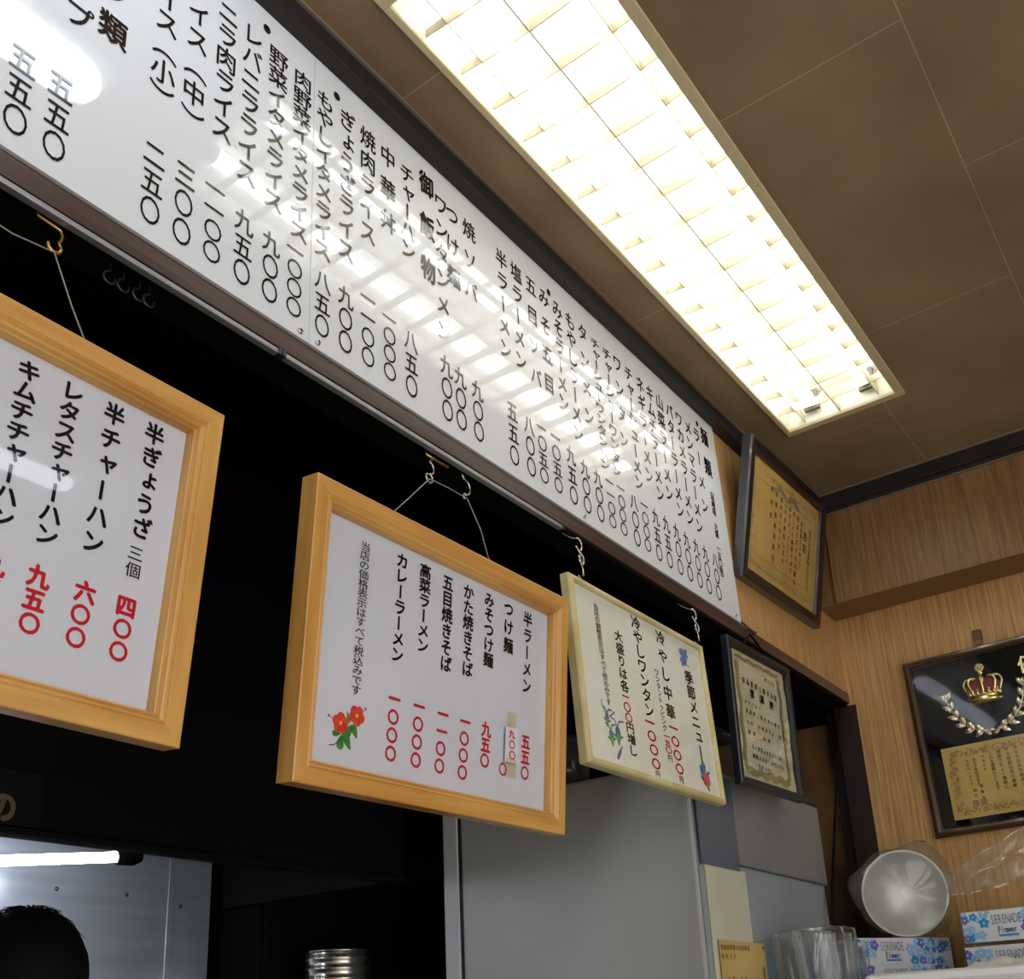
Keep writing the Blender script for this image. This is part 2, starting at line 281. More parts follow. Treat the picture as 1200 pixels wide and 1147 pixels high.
NAMES = [('ラーメン', 2.2949, 1.494, 1.2817),
 ('メンマラーメン', 2.2463, 1.494, 1.2047),
 ('ワカメラーメン', 2.1954, 1.494, 1.2079),
 ('バターラーメン', 2.1441, 1.494, 1.2093),
 ('山菜ラーメン', 2.0922, 1.494, 1.2344),
 ('キムチラーメン', 2.0421, 1.494, 1.2125),
 ('ネギラーメン', 1.9939, 1.494, 1.2416),
 ('チャーシューメン', 1.9382, 1.494, 1.1985),
 ('ワンタン', 1.8853, 1.494, 1.2876),
 ('チャーシューワンタン', 1.838, 1.494, 1.1869),
 ('チャーシューワンタンメン', 1.786, 1.494, 1.1791),
 ('タンメン', 1.7336, 1.494, 1.2746),
 ('もやしラーメン', 1.6822, 1.494, 1.2082),
 ('みそラーメン', 1.6314, 1.494, 1.2578),
 ('みそ五目', 1.5798, 1.494, 1.2783),
 ('五目ソバ', 1.532, 1.494, 1.2697),
 ('塩ラーメン', 1.4794, 1.494, 1.2791),
 ('半ラーメン', 1.4285, 1.494, 1.2779),
 ('焼ソバ', 1.3234, 1.494, 1.3518),
 ('つけ麺', 1.271, 1.494, 1.3495),
 ('ワンタンメン', 1.2374, 1.494, 1.2083),
 ('チャーハン', 1.1427, 1.494, 1.3254),
 ('中華丼', 1.0915, 1.494, 1.351),
 ('焼肉ライス', 1.0404, 1.494, 1.2922),
 ('ぎょうざライス', 0.9904, 1.494, 1.221),
 ('もやしイタメライス', 0.9385, 1.494, 1.1877),
 ('肉野菜イタメライス', 0.8882, 1.494, 1.1884),
 ('野菜イタメライス', 0.8363, 1.494, 1.2109),
 ('レバニラライス', 0.784, 1.494, 1.2234),
 ('ニラ肉ライス', 0.7365, 1.494, 1.2669),
 ('ライス（中）', 0.6849, 1.494, 1.2398),
 ('ラ', 0.6376, 1.4702, 1.4702),
 ('イス（小）', 0.6336, 1.4224, 1.2401),
 ('プ', 0.5074, 1.2683, 1.2683)]
PRICES = [('八〇〇', 2.3193, 1.1351, 1.044),
 ('九〇〇', 2.2644, 1.1353, 1.044),
 ('九〇〇', 2.2138, 1.1352, 1.044),
 ('九〇〇', 2.1616, 1.1347, 1.044),
 ('九〇〇', 2.1108, 1.1372, 1.044),
 ('九五〇', 2.0582, 1.1378, 1.044),
 ('九五〇', 2.0067, 1.1363, 1.044),
 ('一〇〇〇', 1.9537, 1.1459, 1.044),
 ('八〇〇', 1.9051, 1.1342, 1.044),
 ('一〇〇〇', 1.8475, 1.1454, 1.044),
 ('一一〇〇', 1.7998, 1.1411, 1.044),
 ('九〇〇', 1.7504, 1.1295, 1.044),
 ('九〇〇', 1.6984, 1.1297, 1.044),
 ('九五〇', 1.6458, 1.1379, 1.044),
 ('一〇五〇', 1.5899, 1.1549, 1.044),
 ('一〇五〇', 1.5395, 1.1529, 1.044),
 ('八〇〇', 1.4955, 1.1373, 1.044),
 ('五五〇', 1.44, 1.141, 1.044),
 ('九〇〇', 1.3302, 1.1313, 1.044),
 ('九〇〇', 1.2802, 1.133, 1.044),
 ('九〇〇', 1.2411, 1.1359, 1.044),
 ('八五〇', 1.1463, 1.1353, 1.044),
 ('一〇〇〇', 1.0924, 1.1489, 1.044),
 ('一一〇〇', 1.0408, 1.157, 1.044),
 ('九〇〇', 0.9899, 1.1292, 1.044),
 ('八五〇', 0.9395, 1.1273, 1.044),
 ('一〇〇〇', 0.8818, 1.1481, 1.044),
 ('九〇〇', 0.8348, 1.1296, 1.044),
 ('九五〇', 0.7837, 1.1328, 1.044),
 ('一一〇〇', 0.7309, 1.1535, 1.044),
 ('三〇〇', 0.6812, 1.1397, 1.044),
 ('二五〇', 0.6316, 1.1361, 1.044),
 ('五五〇', 0.496, 1.1374, 1.044),
 ('五五〇', 0.4469, 1.136, 1.044)]
F1 = [('半ぎょうざ', 0.2264, 0.1519, 0.228, 0.0336, 0),
 ('三個', 0.2258, 0.0015, 0.2258, -0.0187, 2),
 ('四〇〇', 0.2245, -0.0627, 0.2234, -0.115, 1),
 ('半チャーハン', 0.1736, 0.1517, 0.1732, -0.0044, 0),
 ('六〇〇', 0.1741, -0.0622, 0.1721, -0.1141, 1),
 ('レタスチャーハン', 0.1216, 0.1539, 0.1213, -0.0159, 0),
 ('九五〇', 0.1212, -0.0626, 0.1204, -0.1142, 1),
 ('キムチチャーハン', 0.0714, 0.1527, 0.0727, -0.0141, 0),
 ('九五〇', 0.0734, -0.0649, 0.0725, -0.115, 1)]
F2 = [('半ラーメン', 0.2093, 0.1488, 0.2104, 0.0315, 0),
 ('つけ麺', 0.1544, 0.1517, 0.1561, 0.0884, 0),
 ('みそつけ麺', 0.101, 0.1519, 0.1039, 0.0508, 0),
 ('かた焼きそば', 0.0473, 0.149, 0.0519, 0.023, 0),
 ('五目焼きそば', -0.0043, 0.1483, -0.0004, 0.0187, 0),
 ('高菜ラーメン', -0.0576, 0.1504, -0.0553, 0.0336, 0),
 ('カレーラーメン', -0.1096, 0.1501, -0.1089, 0.0059, 0),
 ('当店の価格表示はすべて税込みです', -0.1868, 0.1462, -0.1861, -0.0637, 2),
 ('五五〇', 0.212, -0.0641, 0.2116, -0.1163, 1),
 ('九〇〇', 0.1648, -0.0622, 0.1689, -0.0904, 3),
 ('九五〇', 0.1052, -0.0633, 0.1036, -0.1134, 1),
 ('一〇〇〇', 0.0519, -0.0616, 0.0497, -0.1408, 1),
 ('一一〇〇', -0.0013, -0.0607, -0.0044, -0.1397, 1),
 ('一〇〇〇', -0.0558, -0.0598, -0.0572, -0.1395, 1),
 ('一〇〇〇', -0.1089, -0.0599, -0.1105, -0.1392, 1)]
F3 = [('季節メニュー', 0.1946, 0.0889, 0.2004, -0.0796, 0),
 ('冷やし中華', 0.0813, 0.1525, 0.0823, -0.014, 0),
 ('一〇〇〇', 0.084, -0.0495, 0.0869, -0.1366, 1),
 ('円', 0.0887, -0.1586, 0.0887, -0.1586, 2),
 ('ワンタントッピング', 0.0417, 0.0639, 0.0447, -0.0575, 2),
 ('一五〇', 0.0496, -0.0741, 0.0496, -0.1035, 3),
 ('円', 0.0507, -0.1204, 0.0507, -0.1204, 2),
 ('冷やしワンタン', -0.0224, 0.1563, -0.0135, -0.0318, 0),
 ('一〇〇〇', -0.0174, -0.0578, -0.0134, -0.1432, 1),
 ('円', -0.0116, -0.1642, -0.0116, -0.1642, 2),
 ('大盛りは各', -0.1027, 0.1042, -0.1026, -0.0015, 4),
 ('一〇〇', -0.1044, -0.0236, -0.1016, -0.0662, 3),
 ('円増し', -0.1015, -0.0869, -0.101, -0.1327, 4),
 ('当店の価格表示はすべて税込みです', -0.1801, 0.1443, -0.1733, -0.0504, 2)]

# ---------------------------------------------------------------- the long white menu board, two panels
def board(x0, x1t, x1b, cols, prices, label, heads=(), dots=(), screws=()):
    org = ((x0 + x1b) / 2, 1.004, .998); t = thing('menu_board', label, 'menu board', org)
    b = MB(); z0, z1 = .9985, 1.5715; y0, y1 = 1.0, 1.0075
    b.add([(x0, y0, z0), (x1b, y0, z0), (x1t, y0, z1), (x0, y0, z1), (x0, y1, z0), (x1b, y1, z0), (x1t, y1, z1), (x0, y1, z1)],
          [(0, 1, 2, 3), (5, 4, 7, 6), (4, 5, 1, 0), (3, 2, 6, 7), (4, 0, 3, 7), (1, 5, 6, 2)])
    P = lambda a, c: (a, y0 - .0008, c)
    for s, x, a, c in cols:
        sp = (a - c) / max(1, len(s) - 1) or .046
        b.text(s, x, a, x, c, .041, min(.047, sp * 1.02), P, .017, 1)
    for s, x, a, c in prices:
        sp = (a - c) / max(1, len(s) - 1); zs = [a + (c - a) * i / (len(s) - 1) for i in range(len(s))]
        for i, ch in enumerate(s):
            eh = min(.047, sp * (1.05 if ch == '〇' else .98)); b.text(ch, x, zs[i], x, zs[i], .032 if ch == '〇' else .036, eh, P, .012, 1)
    for s, x, a, c, ew, eh, off in heads: b.text(s, x, a, x, c, ew, eh, P, off, 1)
    for x, z in dots: b.poly([P(x + .0075 * math.cos(k * .5236), z + .0085 * math.sin(k * .5236)) for k in range(12)], 1)
    b.build('panel', [MT['board'], MT['ink']], t, org)
    for x, z in screws:
        m = MB(); m.lathe([(0, .0035), (.003, .003), (.0048, .001), (.005, 0)], (x, y0, z), (0, -1, 0), 14); m.box(x - .003, x + .003, y0 - .0042, y0 - .0034, z - .0006, z + .0006, 1); m.box(x - .0006, x + .0006, y0 - .0042, y0 - .0034, z - .003, z + .003, 1)
        m.build('screw', [MT['screw'], MT['black']], t, org)
LB = [c for c in NAMES if c[1] < .91]; RB = [c for c in NAMES if c[1] >= .91]; LP = [c for c in PRICES if c[1] < .91]; RP = [c for c in PRICES if c[1] >= .91]
board(-1.6, .9135, .9135, LB, LP, 'glossy white menu panel of rice dishes and soups, left of the panel joint',
      [('スープ類', .555, 1.50, 1.29, .044, .052, .03)], [(.8103, 1.5348)], [(.896, 1.010), (-1.57, 1.010), (-.3, 1.010), (.02, 1.010)])
board(.9145, 2.408, 2.444, RB, RP, 'long glossy white menu panel of noodle dishes, right of the panel joint',
      [('麺', 2.346, 1.512, 1.512, .044, .055, .03), ('類', 2.346, 1.419, 1.419, .044, .055, .03), ('（味噌味　大盛　一五〇増）', 2.352, 1.350, 1.096, .024, .024, .02), ('御飯物', 1.197, 1.512, 1.318, .042, .055, .04)],
      [(2.3075, 1.5354), (1.6013, 1.5215), (.9647, 1.528)], [(.932, 1.010), (1.68, 1.010), (2.41, 1.010)])

# ---------------------------------------------------------------- recessed ceiling lamp with louvre
def louver_lamp():
    org = (1.737 * K, .685 * K, CZ); t = thing('ceiling_light', 'long cream framed fluorescent ceiling lamp with white louvre, above the menu boards', 'ceiling light', org)
    ox0, ox1, oy0, oy1 = (q * K for q in (.893, 2.580, .521, .8475)); ix0, ix1, iy0, iy1 = (q * K for q in (.918, 2.556, .543, .834))
    b = MB(); z0, z1 = CZ - .007, CZ + .003
    for q in ((ox0, ix0, oy0, oy1), (ix1, ox1, oy0, oy1), (ix0, ix1, oy0, iy0), (ix0, ix1, iy1, oy1)): b.box(*q, z0, z1)
    b.build('frame', MT['flange'], t, org, .002)
    b = MB(); h = CZ + .085            # white inside of the housing: sloping sides and a flat top
    a = [(ix0, iy0, CZ), (ix1, iy0, CZ), (ix1, iy1, CZ), (ix0, iy1, CZ)]; c = [(ix0, iy0 + .012, h), (ix1, iy0 + .012, h), (ix1, iy1 - .012, h), (ix0, iy1 - .012, h)]
    b.add(a + c, [(0, 1, 5, 4), (1, 2, 6, 5), (2, 3, 7, 6), (3, 0, 4, 7), (4, 5, 6, 7)]); b.box(.91 * K, 2.565 * K, .535 * K, .836 * K, h + .002, h + .012)
    for q in ((.906, .916, .535, .838), (2.558, 2.566, .535, .838), (.906, 2.566, .534, .541), (.906, 2.566, .836, .839)): b.box(*[v * K for v in q], CZ, h + .01)
    b.build('housing', MT['reflector'], t, org)
    xs = [(1.005 + .0922 * i) * K for i in range(17)]; b = MB()
    def zb(y): return CZ + .010 * ((y - .688 * K) / (.146 * K)) ** 2 - .001
    N = 12; ys = [iy0 + (iy1 - iy0) * i / N for i in range(N + 1)]
    for x in xs:                        # cross blades: wedge section, lower edge sagging to the middle
        vs = []
        for y in ys: z = zb(y); vs += [(x - .0009, y, z), (x + .0009, y, z), (x + .003, y, CZ + .023), (x - .003, y, CZ + .023)]
        fs = [(0, 1, 2, 3)] + [(4 * N + 3, 4 * N + 2, 4 * N + 1, 4 * N)]
        for i in range(N):
            for k in range(4): fs.append((4 * i + k, 4 * i + 4 + k, 4 * i + 4 + (k + 1) % 4, 4 * i + (k + 1) % 4))
        b.add(vs, fs)
    for y, hh, tk in ((.688 * K, .025, .0014), (.787 * K, .023, .0009), (.583 * K, .023, .0009)):
        z = zb(y) + .001; b.add([(ix0, y - tk, z), (ix1, y - tk, z), (ix1, y + tk, z), (ix0, y + tk, z), (ix0, y - tk * 2, z + hh), (ix1, y - tk * 2, z + hh), (ix1, y + tk * 2, z + hh), (ix0, y + tk * 2, z + hh)],
              [(3, 2, 1, 0), (4, 5, 6, 7), (0, 1, 5, 4), (1, 2, 6, 5), (2, 3, 7, 6), (3, 0, 4, 7)])
    b.build('louver', MT['louver'], t, org)
    for y in (.757 * K, .604 * K):
        z = CZ + .048
        b = MB(); b.tube([(1.0, y, z), (2.592, y, z)], .0175, 16); b.build('fluorescent_tube', MT['tube'], t, org)
        for x, d in ((1.0, -1), (2.592, 1)):
            b = MB(); b.tube([(x, y, z), (x + d * .02, y, z)], .018, 16); b.build('tube_cap', MT['cap'], t, org)
            b = MB(); b.box(min(x + d * .02, x + d * .035), max(x + d * .02, x + d * .035), y - .022, y + .022, z - .024, CZ + .0845); b.build('socket', MT['socket'], t, org, .002)
louver_lamp()
# second fitting in line with it: rounded white diffuser (seen mirrored in the menu panel)
def round_lamp(x0, x1, y, label, m='rlamp'):
    org = ((x0 + x1) / 2, y, CZ); t = thing('ceiling_light', label, 'ceiling light', org)
    b = MB(); b.box(x0, x1, y - .06, y + .065, CZ - .012, CZ); b.build('base', MT['reflector'], t, org, .004)
    P = [(x0 + .01, .012), (x0 + .02, .032), (x0 + .05, .045), (x1 - .09, .045), (x1 - .05, .041), (x1 - .025, .030), (x1 - .012, .012)]
    b = MB(); b.tube([(x, y + .002, CZ - .024) for x, r in P], [r for x, r in P], 20); b.build('diffuser', MT[m], t, org)
round_lamp(-.95, .752, .635, 'rounded white ceiling lamp mirrored in the far left end of the menu panel')
round_lamp(.35, 1.95, -1.80, 'added rounded white ceiling lamp over the unseen room behind the viewer', 'rlamp_soft')  # fill lamp added behind the viewer, placed by a reflection in the left menu
round_lamp(-1.7, 0., -1.0, 'added rounded white fill lamp near the left wall, outside the picture', 'rlamp_soft')  # unseen lamp added to brighten the ceiling

# ---------------------------------------------------------------- framed hanging menus
def flat(z): return lambda a, c: (a, c, z)
def menu_text(b, rows, z, ew=.027, eh=.0275, off=.042):
    for s, a0, b0, a1, b1, k in rows:
        sp = (b0 - b1) / max(1, len(s) - 1)
        if k == 0: b.text(s, a0, b0, a1, b1, ew, min(eh, sp * 1.02) if sp else eh, flat(z), off, 1)
        elif k == 1:
            for i, ch in enumerate(s):
                u = i / max(1, len(s) - 1); b.text(ch, a0 + (a1 - a0) * u, b0 + (b1 - b0) * u, 0, 0, ew * (.86 if ch == '〇' else .95), (.0235 if ch == '〇' else .026), flat(z), .055 if ch == '〇' else .055, 2)
        elif k == 2: b.text(s, a0, b0, a1, b1, .0205 if ew < .03 else .0195, min(.019, sp * 1.06) if sp else .0165, flat(z), .010, 1)
        elif k == 3: b.text(s, a0, b0, a1, b1, ew * .68, sp * 1.0, flat(z), .045, 2)
        elif k == 4: b.text(s, a0, b0, a1, b1, ew * .80, min(.026, sp), flat(z), .03, 1)
def petals(b, cx, cy, r, mi, mc, z, n=5, rot=0., fat=.5):
    for k in range(n):
        a = rot + 2 * math.pi * k / n; pts = []
        for j in range(12):
            q = 2 * math.pi * j / 12; x = r * .55 + r * .5 * math.cos(q); y = r * fat * math.sin(q)
            pts.append((cx + x * math.cos(a) - y * math.sin(a), cy + x * math.sin(a) + y * math.cos(a), z + k * .00006))
        b.poly(pts, mi)
    b.poly([(cx + r * .2 * math.cos(q * .785), cy + r * .2 * math.sin(q * .785), z + .0005) for q in range(8)], mc)
def leafp(b, cx, cy, L, wd, a, mi, z):
    pts = []
    for k in range(16):
        q = 2 * math.pi * k / 16; x = L / 2 * math.cos(q); y = wd / 2 * math.sin(q) * (1 - .55 * math.cos(q)); pts.append((cx + x * math.cos(a) - y * math.sin(a), cy + x * math.sin(a) + y * math.cos(a), z))
    b.poly(pts, mi)
def line(b, pts, wd, mi, z):
    for (x0, y0), (x1, y1) in zip(pts, pts[1:]):
        d = Vector((x1 - x0, y1 - y0)).normalized(); nx, ny = -d.y * wd / 2, d.x * wd / 2
        b.poly([(x0 + nx, y0 + ny, z), (x0 - nx, y0 - ny, z), (x1 - nx, y1 - ny, z), (x1 + nx, y1 + ny, z)], mi)
HPROF = [(.0, -.030), (.0, .0), (.0015, .001), (.021, .001), (.0225, -.0005), (.0245, .0008), (.0265, -.0015), (.029, -.003), (.031, -.0015), (.033, -.006), (.0345, -.007), (.036, -.020)]
def honey_menu(frame, label, rows, glass_label=None):
    t = thing('framed_menu', label, 'menu', frame=frame); w, h = .6075, .418
    b = MB(); b.rectframe(w, h, HPROF, 0); b.build('frame', [MT['honey'], MT['honey_v']], t)
    b = MB(); b.box(-w / 2 + .03, w / 2 - .03, -h / 2 + .03, h / 2 - .03, -.026, -.020); z = -.0195
    menu_text(b, rows, z); return t, b, z, w, h
def honey_finish(t, b, w, h):
    b.build('menu_sheet', [MT['paper'], MT['black_ink'], MT['red_ink'], MT['petal'], MT['leaf'], MT['stem'], MT['yellow']], t)
    b = MB(); b.box(-w / 2 + .034, w / 2 - .034, -h / 2 + .034, h / 2 - .034, -.0162, -.0150); b.build('glass_pane', MT['glass'], t)
    b = MB(); b.box(-w / 2 + .02, w / 2 - .02, -h / 2 + .02, h / 2 - .02, -.031, -.027); b.build('backing_board', MT['cabinet'], t)
FA = ((.3990, .94, .5329), (.9999, 0, -.0165), (.0165, -.0962, .9952)); FB = ((1.1678, .94, .5208), (.9999, 0, .0106), (-.0105, -.098, .9951))
t, b, z, w, h = honey_menu(FA, 'honey wood framed menu listing half portions and fried rice, at the left edge', F1); honey_finish(t, b, w, h)
def cord(t, pts, inv):
    b = MB(); b.tube([inv @ W(*p) / S for p in pts], .0010, 6); b.build('string', MT['string'], t)
cord(t, [(.5475, .962, .757), (.535, .99, .83), (.521, 1.017, .912), (.47, 1.018, .905), (.38, 1.018, .912), (.27, 1.0, .86), (.22, .962, .757)], t.matrix_world.inverted())
t, b, z, w, h = honey_menu(FB, 'honey wood framed menu with red hibiscus, hanging in the centre', F2)
petals(b, -.2106, -.1145, .0145, 3, 6, z, 5, .3, .52); petals(b, -.1811, -.0989, .0145, 3, 6, z, 5, 1.0, .52)
leafp(b, -.1955, -.1235, .030, .013, .9, 4, z - .0001); leafp(b, -.183, -.1215, .020, .010, -1.1, 4, z - .0001); leafp(b, -.2085, -.1405, .020, .012, 1.5, 4, z - .0001); leafp(b, -.2165, -.1295, .016, .008, .1, 4, z - .0001); leafp(b, -.196, -.137, .026, .012, -1.0, 4, z - .00015); leafp(b, -.197, -.104, .016, .006, 1.9, 4, z - .0001)
line(b, [(-.211, -.138), (-.219, -.1455), (-.2285, -.1475)], .0015, 5, z); line(b, [(-.2205, -.112), (-.2325, -.1085)], .0011, 3, z + .0004); line(b, [(-.173, -.093), (-.1655, -.0865)], .0011, 3, z + .0004)
leafp(b, -.233, -.1083, .004, .003, 0, 5, z + .0004); leafp(b, -.165, -.086, .004, .003, 0, 5, z + .0004)
b.text('〇', .1515, -.1195, 0, 0, .021, .0225, flat(z), .04, 2)
honey_finish(t, b, w, h)
bb = MB(); bb.box(.1495, .1830, -.1075, -.0485, -.0148, -.0142); bb.text('九〇〇', .1655, -.0600, .1680, -.0945, .0175, .0150, flat(-.0138), .045, 1); bb.build('price_slip', [MT['paper'], MT['red_ink']], t)
for q in ((.1512, .1790, -.132, -.1000, -.0136, -.0133), (.1530, .1770, -.050, -.024, -.0144, -.0141)): bb = MB(); bb.box(*q); bb.build('adhesive_tape', MT['tape'], t)
cord(t, [(1.0344, .960, .735), (1.12, .99, .815), (1.2085, 1.017, .9010), (1.26, 1.017, .905), (1.3112, 1.017, .905), (1.305, .985, .83), (1.2997, .960, .741)], t.matrix_world.inverted())

def seasonal():
    w, h = .5541, .3725; t = thing('framed_menu', 'pale cream narrow framed seasonal menu, right of the hibiscus menu', 'menu', frame=((1.8149, .9475, .6388), (1, 0, .0042), (-.0042, .0403, .9992)))
    b = MB(); b.rectframe(w, h, [(0, -.022), (0, -.006), (.002, -.002), (.004, 0), (.010, .001), (.0125, -.001), (.0135, -.008)], 0); b.build('frame', [MT['cream'], MT['cream_v']], t)
    b = MB(); b.box(-w / 2 + .008, w / 2 - .008, -h / 2 + .008, h / 2 - .008, -.013, -.0085); z = -.008
    rows = [r[:5] + (0,) if len(r) == 5 else r for r in F3]; menu_text(b, rows, z, .041, .034, .032)
    for cx, cy in ((.178, .142), (.193, .146), (.186, .128), (.176, .124)): petals(b, cx, cy, .013, 3, 3, z - .0002, 4, cx * 70, .4)
    for q in ((.170, .150, .03, .5), (.202, .155, .02, .9), (.20, .118, .01, .2)): leafp(b, q[0], q[1], q[2] * .5, .004, q[3], 3, z)
    def fish(cx, cy, L, a, mi):
        leafp(b, cx, cy, L, L * .42, a, mi, z); d = lambda r, q: (cx + r * math.cos(a + q), cy + r * math.sin(a + q))
        line(b, [d(L * .45, 3.14), d(L * .8, 2.9), d(L * 1.05, 2.5)], .004, 6, z - .0001); line(b, [d(L * .45, 3.14), d(L * .8, 3.4), d(L * .95, 3.7)], .0035, mi, z - .0001)
        leafp(b, *d(L * .25, 1.5), L * .5, L * .16, a + 1.9, mi, z - .0001); leafp(b, *d(L * .25, -1.5), L * .5, L * .16, a - 1.9, mi, z - .0001); leafp(b, *d(L * .12, 0), L * .4, L * .3, a, 5, z + .0002)
    fish(-.186, -.088, .030, -1.7, 4); fish(-.176, -.122, .034, -1.5, 4); fish(-.151, -.113, .040, -1.6, 4); leafp(b, -.152, -.145, .04, .008, .9, 6, z); line(b, [(-.19, -.075), (-.20, -.058), (-.2, -.05)], .003, 4, z); line(b, [(-.176, -.08), (-.155, -.066)], .004, 6, z)
    petals(b, .197, -.120, .014, 3, 6, z, 5, .2, .5); petals(b, .210, -.140, .016, 7, 7, z + .0002, 5, .7, .5)
    for q in ((.198, -.145, 2.0), (.190, -.138, 2.6), (.208, -.112, 1.4), (.200, -.100, 1.9), (.222, -.124, .4), (.213, -.158, -1.2)): leafp(b, q[0], q[1], .018, .009, q[2], 8, z - .0002)
    b.build('menu_sheet', [MT['paper_warm'], MT['black_ink'], MT['red_ink'], MT['blue_p'], MT['teal_p'], MT['lime_p'], MT['violet_p'], MT['pink_p'], MT['leaf']], t)
    b = MB(); b.box(-w / 2 + .012, w / 2 - .012, -h / 2 + .012, h / 2 - .012, -.0070, -.0062); b.build('glass_pane', MT['glass'], t)
    b = MB(); b.box(-w / 2 + .004, w / 2 - .004, -h / 2 + .004, h / 2 - .004, -.0225, -.0135); b.build('backing_board', MT['cabinet'], t)
    for x in (-.223, .266):
        b = MB(); b.tube([(x + .006 * math.cos(q * .524), h / 2 + .005 + .006 * math.sin(q * .524), -.012) for q in range(12)], .0014, 6, closed=True); b.build('hanging_ring', MT['chrome'], t)
seasonal()

# ---------------------------------------------------------------- hooks
def arc(cx, y, cz, r, a0, a1, n=10): return [(cx + r * math.cos(a0 + (a1 - a0) * i / n), y, cz + r * math.sin(a0 + (a1 - a0) * i / n)) for i in range(n + 1)]
def hook(name, path, r, m, label, grp=None):
    b = MB(); b.tube(path, r, 8); o = b.build(name, MT[m], org=path[0]); return tag(o, label, 'hook', grp)
hook('ceiling_hook', [(.497, 1.019, .9565), (.4972, 1.019, .9515), (.527, 1.019, .9495), (.530, 1.019, .941), (.5285, 1.019, .934)] + arc(.5215, 1.019, .922, .0085, 1.0, -3.4), .0026, 'brass', 'brass hook holding the string of the left honey wood menu')
hook('ceiling_hook', [(1.2025, 1.019, .9565), (1.203, 1.019, .9465), (1.262, 1.019, .9475), (1.262, 1.019, .9490)], .0024, 'brass', 'straight brass pin under the rail above the hibiscus menu')
hook('ceiling_hook', [(1.216, 1.019, .9565), (1.217, 1.019, .94)] + arc(1.2105, 1.019, .924, .012, 1.5, -1.6) + arc(1.2105, 1.019, .9035, .0085, 1.6, -4.2), .0022, 'chrome', 'steel hook with a small loop, left of the two holding the hibiscus menu string')
hook('ceiling_hook', [(1.300, 1.019, .9565), (1.302, 1.019, .949)] + arc(1.307, 1.019, .928, .0155, 1.7, -1.5) + arc(1.309, 1.019, .908, .006, 1.5, 4.2), .0022, 'chrome', 'open steel hook, right of the two holding the hibiscus menu string')
def s_hook(x, z, label):
    p = [(x, .975, .960), (x, .975, z + .034)] + arc(x, .966, z + .022, .0105, 1.6, -2.6) + arc(x, .962, z + .004, .008, 1.6, 4.6)
    return p
# screw hooks reach out from the lintel face to carry the seasonal menu
for x, z, l in ((1.592, .852, 'steel screw hook and ring above the left corner of the seasonal menu'), (2.081, .855, 'steel screw hook and ring above the right corner of the seasonal menu')):
    p = [(x + .020, 1.018, .9575), (x + .018, 1.010, .945), (x + .012, .985, .925)] + [(x + .011 * math.sin(q), .964, .905 - 0 + .013 * math.cos(q) - .004) for q in (0, .6, 1.2, 1.8, 2.4, 3.0, 3.6, 4.2)] + [(x - .004, .962, .884)] + [(x + .009 * math.sin(q), .960, .868 + .011 * math.cos(q)) for q in (0, .7, 1.4, 2.1, 2.8, 3.5, 4.2, 4.9, 5.6)] + [(x, .959, .848 + .002), (x, .958, z - .020)]
    hook('ceiling_hook', p, .0022, 'chrome', l)
for i, x in enumerate((.602, .622, .645, .660)):
    o = hook('cup_hook', [(x, 1.03, .9565), (x, 1.03, .944)] + arc(x, 1.03, .934, .0085, 2.2, 6.6, 10), .0016, 'dark_metal', 'small dark cup hook under the rail, right of the left brass hook', 'dark cup hooks under the rail')

# ---------------------------------------------------------------- certificates
def lines_text(b, rows, z, mi=1):
    for s, a0, b0, a1, b1, ew, off in rows:
        sp = abs(b0 - b1) / max(1, len(s) - 1); v = abs(b0 - b1) > abs(a0 - a1); b.text(s, a0, b0, a1, b1, ew, min(ew, sp * 1.05) if v and sp else ew, flat(z), off, mi, v)
def ornament(b, w, h, band, mi, z, n=150, seed=3):
    rnd = random.Random(seed)
    for i in range(n):
        u = rnd.random() * 2 * (w + h); o = (rnd.random() - .5) * band
        if u < w: p = (-w / 2 + u, h / 2 + o)
        elif u < w + h: p = (w / 2 + o, h / 2 - (u - w))
        elif u < 2 * w + h: p = (w / 2 - (u - w - h), -h / 2 + o)
        else: p = (-w / 2 + o, -h / 2 + (u - 2 * w - h))
        leafp(b, p[0], p[1], band * (.28 + .35 * rnd.random()), band * .16, rnd.random() * 6.28, mi, z + i * .000002)
